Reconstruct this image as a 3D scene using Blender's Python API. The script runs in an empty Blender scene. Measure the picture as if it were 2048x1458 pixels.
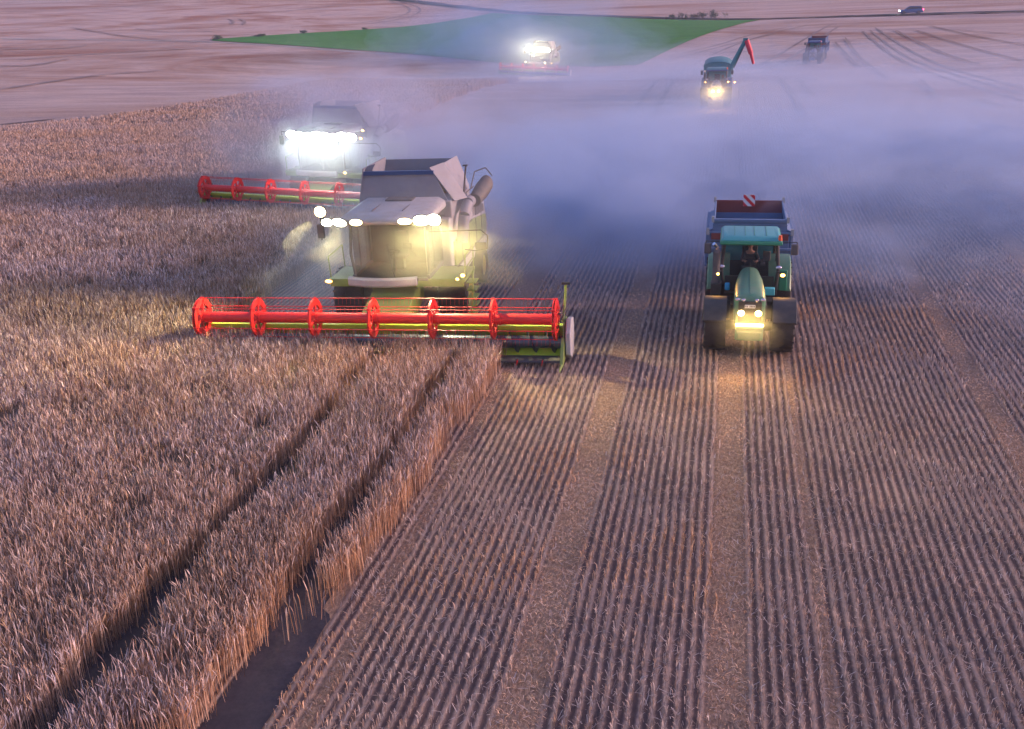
import bpy, bmesh, math, random
import numpy as np
from mathutils import Vector, Matrix, Euler
random.seed(7); rng = np.random.default_rng(11)
S = bpy.context.scene; C = S.collection
R = math.radians; PI = math.pi

# ------------------------------------------------------------------ camera
fw = Vector((-0.20033203, 0.91257724, -0.35646859)); rt = Vector((0.97881453, 0.20213586, -0.03260685)); up = Vector((-0.04229881, 0.35544884, 0.93373815))
cam = bpy.data.cameras.new('camera'); cam.lens = 2000/2048*36; cam.sensor_width = 36; cam.clip_start = .5; cam.clip_end = 9000
co = bpy.data.objects.new('camera', cam); C.objects.link(co)
M3 = Matrix((rt, up, -fw)).transposed()
co.matrix_world = Matrix.Translation((0, 0, 10.6)) @ M3.to_4x4()
S.camera = co

# ------------------------------------------------------------------ world, sun, exposure
SUN_EL, SUN_AZ = R(14), R(82)            # low, from the right (+X), a little behind the machines
W = bpy.data.worlds.new('World'); S.world = W; W.use_nodes = True
wn = W.node_tree; wn.nodes.clear()
sky = wn.nodes.new('ShaderNodeTexSky'); sky.sky_type = 'NISHITA'; sky.sun_disc = False
sky.sun_elevation = R(4); sky.sun_rotation = SUN_AZ; sky.air_density = 1.4; sky.dust_density = 2.0; sky.ozone_density = 2.5
tint = wn.nodes.new('ShaderNodeMix'); tint.data_type = 'RGBA'; tint.blend_type = 'MULTIPLY'; tint.inputs[0].default_value = 1
tint.inputs[7].default_value = (.98, .785, 1.13, 1)
bg = wn.nodes.new('ShaderNodeBackground'); bg.inputs[1].default_value = .15
wo = wn.nodes.new('ShaderNodeOutputWorld')
wn.links.new(sky.outputs[0], tint.inputs[6]); wn.links.new(tint.outputs[2], bg.inputs[0]); wn.links.new(bg.outputs[0], wo.inputs[0])
sl = bpy.data.lights.new('sun', 'SUN'); sl.energy = .85; sl.angle = R(9); sl.color = (1.0, .70, .68)
so = bpy.data.objects.new('sun', sl); C.objects.link(so)
sd = Vector((math.sin(SUN_AZ)*math.cos(SUN_EL), math.cos(SUN_AZ)*math.cos(SUN_EL), math.sin(SUN_EL)))
so.rotation_euler = sd.to_track_quat('Z', 'Y').to_euler(); so.location = (60, 20, 40)
S.view_settings.view_transform = 'Standard'; S.view_settings.look = 'None'; S.view_settings.gamma = 1
S.view_settings.exposure = 2.33
cy = S.cycles
cy.max_bounces = 6; cy.diffuse_bounces = 2; cy.glossy_bounces = 2; cy.transmission_bounces = 3; cy.transparent_max_bounces = 12; cy.volume_bounces = 2
cy.sample_clamp_indirect = 3; cy.sample_clamp_direct = 12
cy.use_adaptive_sampling = True; cy.adaptive_threshold = .02; cy.use_denoising = True; cy.denoiser = 'OPENIMAGEDENOISE'; cy.denoising_prefilter = 'ACCURATE'

# ------------------------------------------------------------------ materials
def mat(name, col, rough=.6, metal=0, var=.0, scale=3, dust=0, emit=0, ecol=None, alpha=None, coat=0, bump=0, spec=None):
    m = bpy.data.materials.new(name); m.use_nodes = True; n = m.node_tree; N = n.nodes; L = n.links
    b = N['Principled BSDF']; b.inputs['Base Color'].default_value = (*col, 1); b.inputs['Roughness'].default_value = rough; b.inputs['Metallic'].default_value = metal
    if spec is not None: b.inputs['Specular IOR Level'].default_value = spec
    if coat: b.inputs['Coat Weight'].default_value = coat
    tc = N.new('ShaderNodeTexCoord')
    if var or dust:
        nz = N.new('ShaderNodeTexNoise'); nz.inputs['Scale'].default_value = scale; nz.inputs['Detail'].default_value = 6; L.new(tc.outputs['Object'], nz.inputs['Vector'])
        mx = N.new('ShaderNodeMix'); mx.data_type = 'RGBA'; mx.inputs[6].default_value = (*[c*(1-var) for c in col], 1); mx.inputs[7].default_value = (*[min(1, c*(1+var)) for c in col], 1)
        L.new(nz.outputs[0], mx.inputs[0]); out = mx.outputs[2]
        if dust:
            ge = N.new('ShaderNodeNewGeometry'); sp = N.new('ShaderNodeSeparateXYZ'); L.new(ge.outputs['Normal'], sp.inputs[0])
            mr = N.new('ShaderNodeMapRange'); mr.inputs[1].default_value = -.4; mr.inputs[2].default_value = 1; mr.inputs[3].default_value = dust*.35; mr.inputs[4].default_value = dust; L.new(sp.outputs[2], mr.inputs[0])
            n2 = N.new('ShaderNodeTexNoise'); n2.inputs['Scale'].default_value = 5; n2.inputs['Detail'].default_value = 8; L.new(tc.outputs['Object'], n2.inputs['Vector'])
            mm = N.new('ShaderNodeMath'); mm.operation = 'MULTIPLY'; L.new(mr.outputs[0], mm.inputs[0]); 
            m3 = N.new('ShaderNodeMath'); m3.operation = 'MULTIPLY'; m3.inputs[1].default_value = 1.8; L.new(n2.outputs[0], m3.inputs[0]); L.new(m3.outputs[0], mm.inputs[1]); mm.use_clamp = True
            md = N.new('ShaderNodeMix'); md.data_type = 'RGBA'; md.inputs[7].default_value = (.34, .27, .20, 1); L.new(mm.outputs[0], md.inputs[0]); L.new(out, md.inputs[6]); out = md.outputs[2]
            r2 = N.new('ShaderNodeMapRange'); r2.inputs[3].default_value = rough; r2.inputs[4].default_value = .9; L.new(mm.outputs[0], r2.inputs[0]); L.new(r2.outputs[0], b.inputs['Roughness'])
        L.new(out, b.inputs['Base Color'])
    if bump:
        nb = N.new('ShaderNodeTexNoise'); nb.inputs['Scale'].default_value = 30; bp = N.new('ShaderNodeBump'); bp.inputs[0].default_value = bump; bp.inputs[1].default_value = .02
        L.new(tc.outputs['Object'], nb.inputs['Vector']); L.new(nb.outputs[0], bp.inputs['Height']); L.new(bp.outputs[0], b.inputs['Normal'])
    if emit:
        b.inputs['Emission Color'].default_value = (*(ecol or col), 1); b.inputs['Emission Strength'].default_value = emit
    if alpha is not None: b.inputs['Alpha'].default_value = alpha
    return m
M = {}
M['lime'] = mat('lime_paint', (.17, .27, .02), .4, var=.12, dust=.35)
M['headerlime'] = mat('header_lime_paint', (.44, .60, .02), .4, var=.10, dust=.12)
M['white'] = mat('white_paint', (.40, .40, .42), .5, var=.15, dust=.5)
M['tank'] = mat('grey_tank_panel', (.24, .25, .30), .5, var=.2, dust=.4)
M['grey'] = mat('dark_grey_plastic', (.06, .06, .07), .6, var=.2, dust=.3)
M['black'] = mat('black_plastic', (.02, .02, .022), .55, var=.2, dust=.12)
M['steel'] = mat('worn_steel', (.12, .12, .13), .55, metal=.4, var=.3)
M['auger'] = mat('auger_steel', (.10, .12, .16), .35, metal=.7, var=.3)
M['red'] = mat('red_reel_paint', (.66, .008, .010), .38, var=.18, dust=.08)
M['tyre'] = mat('tyre_rubber', (.016, .014, .016), .85, var=.3, dust=.10, bump=.4)
M['rim'] = mat('wheel_rim', (.55, .5, .12), .5, var=.1, dust=.4)
M['whiterim'] = mat('pale_wheel_rim', (.7, .68, .62), .5, var=.1, dust=.3)
M['tgreen'] = mat('tractor_green', (.04, .22, .11), .35, var=.12, dust=.32, coat=.2)
M['roofgreen'] = mat('roof_green', (.015, .24, .12), .45, var=.15, dust=.1)
M['teal'] = mat('teal_roof_panel', (.05, .30, .30), .4, var=.1, dust=.08)
M['trailerblue'] = mat('blue_grey_trailer', (.10, .18, .33), .5, var=.18, dust=.2)
M['maroon'] = mat('maroon_panel', (.20, .03, .03), .6, var=.2, dust=.15)
M['binteal'] = mat('dark_teal_steel', (.015, .16, .19), .5, var=.15, dust=.12)
M['augred'] = mat('red_spout', (.60, .03, .06), .5, var=.1)
M['dblue'] = mat('dark_blue_paint', (.02, .07, .20), .4, var=.15, dust=.12)
M['carblue'] = mat('car_blue_paint', (.01, .07, .24), .25, var=.1, coat=.5)
M['orange'] = mat('orange_lens', (.8, .12, .03), .4)
M['chrome'] = mat('chrome', (.6, .6, .65), .2, metal=1)
M['mirror'] = mat('mirror_glass', (.5, .5, .55), .08, metal=1)
M['skin'] = mat('skin', (.42, .22, .15), .6, var=.05)
M['shirt'] = mat('dark_shirt', (.03, .035, .05), .85, var=.2)
M['trouser'] = mat('dark_trousers', (.03, .03, .06), .9, var=.2)
M['hair'] = mat('dark_hair', (.02, .014, .01), .9)
M['plate'] = mat('number_plate', (.7, .7, .72), .5)
M['ink'] = mat('plate_ink', (.03, .03, .05), .6)
M['bluesticker'] = mat('blue_case', (.03, .3, .55), .5)
M['cyan'] = mat('cyan_case', (.10, .48, .55), .5)
M['seat'] = mat('seat_fabric', (.05, .05, .055), .9, var=.2)
M['wred'] = mat('sign_red', (.65, .03, .04), .5)
M['wwhite'] = mat('sign_white', (.75, .75, .75), .5)
M['leaf'] = mat('shrub_leaf', (.045, .07, .03), .8, var=.4)
M['bark'] = mat('shrub_bark', (.08, .06, .045), .9, var=.3)
def glassmat(name, col, alpha, rough=.08):
    m = mat(name, col, rough, alpha=alpha); return m
M['glass'] = glassmat('cab_glass', (.05, .07, .08), .14)
M['dustyglass'] = glassmat('dusty_cab_glass', (.10, .07, .025), .55, .3)
M['backglass'] = glassmat('teal_rear_glass', (.08, .42, .46), .8, .15)
def lampmat(name, col, s):
    return mat(name, (.8, .8, .8), .4, emit=s, ecol=col)
M['lw'] = lampmat('lamp_bright_white', (1, .96, .66), 30)
M['lglare'] = lampmat('lamp_glare_white', (.94, 1, .9), 14)
M['lwarm'] = lampmat('lamp_warm_white', (1, .72, .32), 9)
M['lam'] = lampmat('lamp_amber', (1, .42, .06), 3.5)
M['lhead'] = lampmat('headlamp_yellow', (1, .70, .22), 6)
M['lbar'] = lampmat('bumper_painted_glow', (1, .6, .15), 2.2)  # yellow light on the bumper, put in as emission
M['lred'] = lampmat('tail_lamp_red', (1, .02, .08), 9)
M['lcar'] = lampmat('car_headlamp', (.8, .95, 1), 45)
M['loff'] = mat('unlit_lamp', (.6, .55, .68), .15, metal=.5)

# ------------------------------------------------------------------ mesh helpers
class MB:
    def __init__(s): s.bm = bmesh.new(); s.mats = []
    def _add(s, vs, fs, m=0):
        bv = [s.bm.verts.new(v) for v in vs]
        for f in fs:
            try: fc = s.bm.faces.new([bv[i] for i in f]); fc.material_index = m
            except ValueError: pass
        return bv
    def box(s, c, d, rot=None, m=0, taper=None):
        x, y, z = [k/2 for k in d]; t = taper or (1, 1)
        vs = [Vector((sx*x*(t[0] if sz > 0 else 1), sy*y*(t[1] if sz > 0 else 1), sz*z)) for sz in (-1, 1) for sy in (-1, 1) for sx in (-1, 1)]
        if rot: e = Euler([R(a) for a in rot]).to_matrix(); vs = [e @ v for v in vs]
        s._add([v+Vector(c) for v in vs], [(0, 2, 3, 1), (4, 5, 7, 6), (0, 1, 5, 4), (2, 6, 7, 3), (0, 4, 6, 2), (1, 3, 7, 5)], m); return s
    def cyl(s, a, b, r, r2=None, n=16, m=0):
        a = Vector(a); b = Vector(b); r2 = r if r2 is None else r2; d = (b-a).normalized()
        q = d.orthogonal().normalized(); w = d.cross(q)
        vs = []
        for p, rr in ((a, r), (b, r2)):
            for i in range(n): t = 2*PI*i/n; vs.append(p+q*math.cos(t)*rr+w*math.sin(t)*rr)
        fs = [(i, (i+1) % n, n+(i+1) % n, n+i) for i in range(n)]+[tuple(range(n))[::-1], tuple(range(n, 2*n))]
        s._add(vs, fs, m); return s
    def tube(s, pts, r, n=8, m=0):
        for a, b in zip(pts[:-1], pts[1:]): s.cyl(a, b, r, n=n, m=m)
        return s
    def lathe(s, prof, c=(0, 0, 0), n=40, m=0):     # profile (x, r) turned round the X axis
        vs = []; c = Vector(c)
        for x, r in prof:
            for i in range(n): t = 2*PI*i/n; vs.append(c+Vector((x, r*math.cos(t), r*math.sin(t))))
        fs = []
        for k in range(len(prof)-1):
            for i in range(n): fs.append((k*n+i, k*n+(i+1) % n, (k+1)*n+(i+1) % n, (k+1)*n+i))
        s._add(vs, fs, m); return s
    def prism(s, pts, x0, x1, axis='x', m=0):       # polygon in the other two axes
        def P(u, v, w): return {'x': (w, u, v), 'y': (u, w, v), 'z': (u, v, w)}[axis]
        n = len(pts); vs = [P(u, v, x0) for u, v in pts]+[P(u, v, x1) for u, v in pts]
        fs = [(i, (i+1) % n, n+(i+1) % n, n+i) for i in range(n)]+[tuple(range(n))[::-1], tuple(range(n, 2*n))]
        s._add(vs, fs, m); return s
    def loft(s, rings, closed=True, caps=True, m=0):
        n = len(rings[0]); vs = [p for r in rings for p in r]; fs = []
        for k in range(len(rings)-1):
            for i in range(n if closed else n-1): fs.append((k*n+i, k*n+(i+1) % n, (k+1)*n+(i+1) % n, (k+1)*n+i))
        if caps and closed: fs += [tuple(range(n))[::-1], tuple(range((len(rings)-1)*n, len(rings)*n))]
        s._add(vs, fs, m); return s
    def quadp(s, a, b, c, d, t=.03, m=0):            # a panel with thickness
        a, b, c, d = map(Vector, (a, b, c, d)); nn = (b-a).cross(d-a).normalized()*t/2
        s._add([a-nn, b-nn, c-nn, d-nn, a+nn, b+nn, c+nn, d+nn], [(3, 2, 1, 0), (4, 5, 6, 7), (0, 1, 5, 4), (1, 2, 6, 5), (2, 3, 7, 6), (3, 0, 4, 7)], m); return s
    def ell(s, c, r, n=16, m=0):
        vs = []; k = n//2
        for j in range(k+1):
            p = PI*j/k
            for i in range(n): t = 2*PI*i/n; vs.append((c[0]+r[0]*math.sin(p)*math.cos(t), c[1]+r[1]*math.sin(p)*math.sin(t), c[2]+r[2]*math.cos(p)))
        fs = [(j*n+i, (j+1)*n+i, (j+1)*n+(i+1) % n, j*n+(i+1) % n) for j in range(k) for i in range(n)]
        s._add(vs, fs, m); return s
    def sides(s, name, mats, parent=None, bevel=0):      # one object per side
        s.bm.faces.ensure_lookup_table(); fs = [([tuple(v.co) for v in f.verts], f.material_index) for f in s.bm.faces]; out = []
        todo = {-1: MB(), 1: MB()}
        for vs, mi in fs: todo[1 if sum(v[0] for v in vs) > 0 else -1]._add(vs, [tuple(range(len(vs)))], mi)
        for k in (-1, 1): out.append(todo[k].build(name, mats, parent, bevel))
        return out
    def build(s, name, mats, parent=None, bevel=0, smooth=35, label=None):
        bmesh.ops.remove_doubles(s.bm, verts=s.bm.verts, dist=1e-5); bmesh.ops.recalc_face_normals(s.bm, faces=s.bm.faces)
        me = bpy.data.meshes.new(name); s.bm.to_mesh(me); s.bm.free()
        if not isinstance(mats, (list, tuple)): mats = [mats]
        for m in mats: me.materials.append(M[m] if isinstance(m, str) else m)
        for p in me.polygons: p.use_smooth = True
        me.set_sharp_from_angle(angle=R(smooth))
        o = bpy.data.objects.new(name, me); C.objects.link(o)
        if parent: o.parent = parent
        if bevel:
            b = o.modifiers.new('bevel', 'BEVEL'); b.width = bevel; b.segments = 2; b.limit_method = 'ANGLE'; b.angle_limit = R(40)
        if label: o['label'] = label
        return o
def thing(name, label, cat, loc=(0, 0, 0), rz=0, group=None):
    o = bpy.data.objects.new(name, None); C.objects.link(o); o.location = loc; o.rotation_euler = (0, 0, rz); o['label'] = label; o['category'] = cat
    if group: o['group'] = group
    return o
def copy_tree(o, parent=None):
    c = o.copy(); C.objects.link(c); c.parent = parent
    for ch in list(o.children): copy_tree(ch, c)
    return c
def kind(o, k): o['kind'] = k; return o

# ------------------------------------------------------------------ terrain
def sm(a, b, x):
    t = np.clip((x-a)/(b-a), 0, 1); return t*t*(3-2*t)
def terrain(X, Y):
    X = np.asarray(X, float); Y = np.asarray(Y, float)
    z = -3.4*np.exp(-(((X+28)/48)**2+((Y-160)/34)**2))
    z = z+9*sm(-60, -230, X)*sm(90, 300, Y)
    z = z+1.6*np.exp(-(((X-50)/45)**2+((Y-240)/38)**2))
    z = z+.045*np.maximum(0, Y-270)*sm(270, 420, Y)*(1-sm(700, 1500, Y))+30*sm(700, 1500, Y)
    z = z+.25*np.sin(X/23.)*np.sin(Y/31.+1)*sm(55, 110, Y)
    return z
def tz(x, y): return float(terrain(x, y))
def grid(xs, ys, lift=0):
    XX, YY = np.meshgrid(xs, ys); ZZ = terrain(XX, YY)+lift
    v = np.stack([XX, YY, ZZ], -1).reshape(-1, 3); nx, ny = len(xs), len(ys)
    i = np.arange(ny-1)[:, None]*nx+np.arange(nx-1)[None, :]; i = i.reshape(-1)
    return v, np.stack([i, i+1, i+nx+1, i+nx], -1)
def np_obj(name, v, f, m, cols=None, smooth=True):
    me = bpy.data.meshes.new(name); k = f.shape[1]
    me.vertices.add(len(v)); me.vertices.foreach_set('co', np.ascontiguousarray(v, np.float32).ravel())
    me.loops.add(f.size); me.loops.foreach_set('vertex_index', np.ascontiguousarray(f, np.int32).ravel())
    me.polygons.add(len(f)); me.polygons.foreach_set('loop_start', np.arange(0, f.size, k, dtype=np.int32))
    me.polygons.foreach_set('use_smooth', np.full(len(f), smooth))
    me.update(calc_edges=True)
    if cols is not None:
        a = me.color_attributes.new('tint', 'FLOAT_COLOR', 'POINT'); a.data.foreach_set('color', np.ascontiguousarray(cols, np.float32).ravel())
    me.materials.append(m); o = bpy.data.objects.new(name, me); C.objects.link(o); return o

def nodes(name):
    m = bpy.data.materials.new(name); m.use_nodes = True; n = m.node_tree
    b = n.nodes['Principled BSDF']; b.inputs['Roughness'].default_value = .95; b.inputs['Specular IOR Level'].default_value = .1
    return m, n.nodes, n.links, b
def ramp(N, stops):
    r = N.new('ShaderNodeValToRGB'); e = r.color_ramp.elements
    while len(e) < len(stops): e.new(.5)
    for q, (p, c) in zip(e, stops): q.position = p; q.color = (*c, 1)
    return r
def noise(N, L, vec, scale, detail=6, rough=.6, dist=0):
    t = N.new('ShaderNodeTexNoise'); t.inputs['Scale'].default_value = scale; t.inputs['Detail'].default_value = detail; t.inputs['Roughness'].default_value = rough; t.inputs['Distortion'].default_value = dist; L.new(vec, t.inputs['Vector']); return t.outputs[0]
def mapping(N, L, vec, s, rot=(0, 0, 0)):
    t = N.new('ShaderNodeMapping'); t.inputs['Scale'].default_value = s; t.inputs['Rotation'].default_value = rot; L.new(vec, t.inputs['Vector']); return t.outputs[0]
def mixc(N, L, fac, a, b, mode='MIX'):
    m = N.new('ShaderNodeMix'); m.data_type = 'RGBA'; m.blend_type = mode
    for k, s in ((0, fac), (6, a), (7, b)):
        if isinstance(s, (int, float)): m.inputs[k].default_value = s
        elif isinstance(s, tuple): m.inputs[k].default_value = (*s, 1)
        else: L.new(s, m.inputs[k])
    return m.outputs[2]
def math1(N, L, op, a, b=None, c=None, clamp=False):
    m = N.new('ShaderNodeMath'); m.operation = op; m.use_clamp = clamp
    for k, s in enumerate((a, b, c)):
        if s is None: continue
        if isinstance(s, (int, float)): m.inputs[k].default_value = s
        else: L.new(s, m.inputs[k])
    return m.outputs[0]
ROW = .187
TRACKS_X = [(-7.0, .9), (-2.75, .66), (.42, .62), (2.03, .16), (7.0, .55), (-5.95, .2), (11.6, .8), (13.4, .5)]
def ground_mat():
    m, N, L, b = nodes('stubble_ground')
    tc = N.new('ShaderNodeTexCoord'); g = tc.outputs['Object']; sp = N.new('ShaderNodeSeparateXYZ'); L.new(g, sp.inputs[0])
    wob = noise(N, L, mapping(N, L, g, (.5, .35, 1)), 1.0, 3)
    x = math1(N, L, 'MULTIPLY_ADD', wob, .10, sp.outputs[0])
    s = math1(N, L, 'SINE', math1(N, L, 'MULTIPLY', x, 2*PI/ROW))
    row = math1(N, L, 'MULTIPLY_ADD', s, .5, .5)
    fine = noise(N, L, mapping(N, L, g, (9, 3, 3)), 3, 8, .7)
    row = math1(N, L, 'ADD', row, math1(N, L, 'MULTIPLY', math1(N, L, 'SUBTRACT', fine, .5), 1.3))
    near = ramp(N, [(.15, (.105, .078, .078)), (.55, (.23, .17, .145)), (.95, (.42, .32, .265))]); L.new(row, near.inputs[0])
    # flattened wheel tracks: pale trampled straw
    tr = None
    for cx, wd in TRACKS_X:
        d = math1(N, L, 'ABSOLUTE', math1(N, L, 'SUBTRACT', x, cx))
        k = N.new('ShaderNodeMapRange'); k.inputs[1].default_value = wd*.5+.08; k.inputs[2].default_value = wd*.5-.05; L.new(d, k.inputs[0])
        tr = k.outputs[0] if tr is None else math1(N, L, 'MAXIMUM', tr, k.outputs[0])
    f2 = noise(N, L, mapping(N, L, g, (3, 1.2, 1)), 6, 8, .75)
    trc = ramp(N, [(.32, (.13, .088, .07)), (.5, (.29, .20, .145)), (.68, (.50, .36, .26))]); L.new(f2, trc.inputs[0])
    c = mixc(N, L, tr, near.outputs[0], trc.outputs[0])
    # patches of straw and damp, large scale
    big = noise(N, L, mapping(N, L, g, (.12, .05, 1)), 1, 5, .6)
    bigr = ramp(N, [(.35, (.78, .76, .82)), (.65, (1.22, 1.08, .90))]); L.new(big, bigr.inputs[0])
    c = mixc(N, L, 1.0, c, bigr.outputs[0], 'MULTIPLY')
    # beyond the near field the rows merge into pale cut straw with rusty sweeps
    far = N.new('ShaderNodeMapRange'); far.inputs[1].default_value = 55; far.inputs[2].default_value = 100; L.new(sp.outputs[1], far.inputs[0])
    sw = noise(N, L, mapping(N, L, g, (.010, .035, 1), (0, 0, .25)), 1, 7, .62, .6)
    swr = ramp(N, [(.36, (.32, .15, .09)), (.45, (.43, .28, .205)), (.58, (.54, .40, .33)), (.72, (.36, .26, .23))]); L.new(sw, swr.inputs[0])
    sw2 = noise(N, L, mapping(N, L, g, (.05, .5, 1), (0, 0, -.2)), 1, 5, .6, .3)
    s2r = ramp(N, [(.35, (.82, .80, .82)), (.65, (1.1, 1.08, 1.05))]); L.new(sw2, s2r.inputs[0])
    fc = mixc(N, L, 1.0, swr.outputs[0], s2r.outputs[0], 'MULTIPLY')
    gr = noise(N, L, g, 1.6, 8, .8); grr = ramp(N, [(.3, (.85, .85, .85)), (.7, (1.12, 1.12, 1.12))]); L.new(gr, grr.inputs[0])
    fc = mixc(N, L, 1.0, fc, grr.outputs[0], 'MULTIPLY')
    c = mixc(N, L, far.outputs[0], c, fc)
    L.new(c, b.inputs['Base Color'])
    bp = N.new('ShaderNodeBump'); bp.inputs[0].default_value = .7; bp.inputs[1].default_value = .06
    L.new(mixc(N, L, tr, row, f2), bp.inputs['Height']); L.new(bp.outputs[0], b.inputs['Normal'])
    return m
xs = np.unique(np.concatenate([np.linspace(-3000, -300, 20), np.arange(-300, 300, 6.), np.linspace(300, 3000, 20)]))
ys = np.unique(np.concatenate([np.linspace(-400, -30, 8), np.arange(-30, 480, 6.), np.linspace(480, 5000, 50)]))
v, f = grid(xs, ys); kind(np_obj('ground', v, f, ground_mat()), 'structure')

# draped sheets ------------------------------------------------------
def resample(pts, step):
    p = [Vector(q[:2]) for q in pts]; out = [p[0]]
    for a, b in zip(p[:-1], p[1:]):
        n = max(1, int((b-a).length/step))
        for i in range(1, n+1): out.append(a.lerp(b, i/n))
    return out
def smooth_line(pts, it=3):
    p = [Vector(q[:2]) for q in pts]
    for _ in range(it):
        q = [p[0]]
        for a, b in zip(p[:-1], p[1:]): q += [a.lerp(b, .25), a.lerp(b, .75)]
        p = q+[p[-1]]
    return p
def ribbon(pts, w, lift, wob=.25):
    p = resample(smooth_line(pts), 3); vs = []; 
    for i, q in enumerate(p):
        t = (p[min(i+1, len(p)-1)]-p[max(i-1, 0)]).normalized(); n = Vector((-t.y, t.x))
        ww = w*(1+wob*math.sin(i*1.7+pts[0][0]))*min(1, .12+.25*min(i, len(p)-1-i))
        for s in (-.5, .5):
            e = q+n*ww*s; vs.append((e.x, e.y, tz(e.x, e.y)+lift))
    k = np.arange(len(p)-1)*2
    return np.array(vs), np.stack([k, k+1, k+3, k+2], -1)
def join(parts):
    V = []; F = []; o = 0
    for v, f in parts: V.append(v); F.append(f+o); o += len(v)
    return np.concatenate(V), np.concatenate(F)
green_low = [(-107.2, 204.3), (-89.4, 198.4), (-74.3, 192.4), (-60.8, 188.2), (-46.5, 181.5), (-33.5, 175.2), (-22.8, 172.7), (-14.8, 172.0)]
green_up = [(-109.0, 208.0), (-101.1, 225.1), (-93.4, 243.0), (-85.8, 267.2), (-82.2, 305.0), (-76.6, 338), (-37.7, 306), (6.5, 252.6)]
def strip(A, B, n, k, lift):
    def par(P):
        P = [Vector(q) for q in P]; return [P[0].lerp(P[0], 0)]+[P[0]] if False else P
    def at(P, t):
        x = t*(len(P)-1); i = min(int(x), len(P)-2); return Vector(P[i]).lerp(Vector(P[i+1]), x-i)
    vs = []
    for i in range(n):
        a, b = at(A, i/(n-1)), at(B, i/(n-1))
        for j in range(k): q = a.lerp(b, j/(k-1)); vs.append((q.x, q.y, tz(q.x, q.y)+lift))
    ii = (np.arange(n-1)[:, None]*k+np.arange(k-1)[None]).reshape(-1)
    return np.array(vs), np.stack([ii, ii+1, ii+k+1, ii+k], -1)
def simple_ground(name, c0, c1, sc=(.08, .3, 1), fine=1.0):
    m, N, L, b = nodes(name); g = N.new('ShaderNodeTexCoord').outputs['Object']
    a = noise(N, L, mapping(N, L, g, sc), 1, 7, .65); r = ramp(N, [(.3, c0), (.7, c1)]); L.new(a, r.inputs[0])
    h = noise(N, L, g, fine, 8, .8); hr = ramp(N, [(.3, (.78,)*3), (.7, (1.2,)*3)]); L.new(h, hr.inputs[0])
    L.new(mixc(N, L, 1.0, r.outputs[0], hr.outputs[0], 'MULTIPLY'), b.inputs['Base Color']); return m
v, f = strip(green_low, green_up, 80, 26, .12)
kind(np_obj('green_field', v, f, simple_ground('young_green_crop', (.035, .17, .018), (.065, .24, .028))), 'structure')
road = [(-260, 450), (-170, 400), (-128.4, 378.2), (-101.7, 364.8), (-76.1, 347.3), (-37.7, 310.3), (-8.1, 282.1), (15.1, 251.5), (35.6, 233.8), (56.6, 233.9), (79.7, 246), (120, 270), (200, 300)]
v, f = ribbon(road, 4.2, .16)
kind(np_obj('road', v, f, simple_ground('farm_road', (.05, .045, .05), (.08, .07, .075))), 'structure')
verge = [(a+.4, b-4.2) for a, b in road]
v, f = ribbon(verge, 2.6, .24)
kind(np_obj('grass_verge', v, f, simple_ground('dark_verge_grass', (.035, .04, .03), (.07, .07, .045), (.5, .5, 1))), 'structure')
cropline = [(-70, 58), (-61.4, 73.2), (-61.1, 76.6), (-55.8, 83.3), (-51.9, 94.5), (-50.3, 110.3), (-52, 130)]
bound2 = [(-190, 207), (-162.4, 203.6), (-155.6, 201.2), (-132.0, 202.0), (-107.2, 202.3), (-90, 196.4), (-74.3, 190.2), (-60.8, 186)]
v, f = join([ribbon(cropline, .9, .05), ribbon([(a-6, b+2) for a, b in cropline[:4]], .7, .05)])
kind(np_obj('field_boundary_path', v, f, simple_ground('bare_path', (.10, .075, .07), (.16, .12, .10))), 'structure')
v, f = ribbon(bound2, 1.6, .06)
kind(np_obj('pale_field_path', v, f, simple_ground('pale_path', (.36, .30, .25), (.46, .38, .31))), 'structure')
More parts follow.
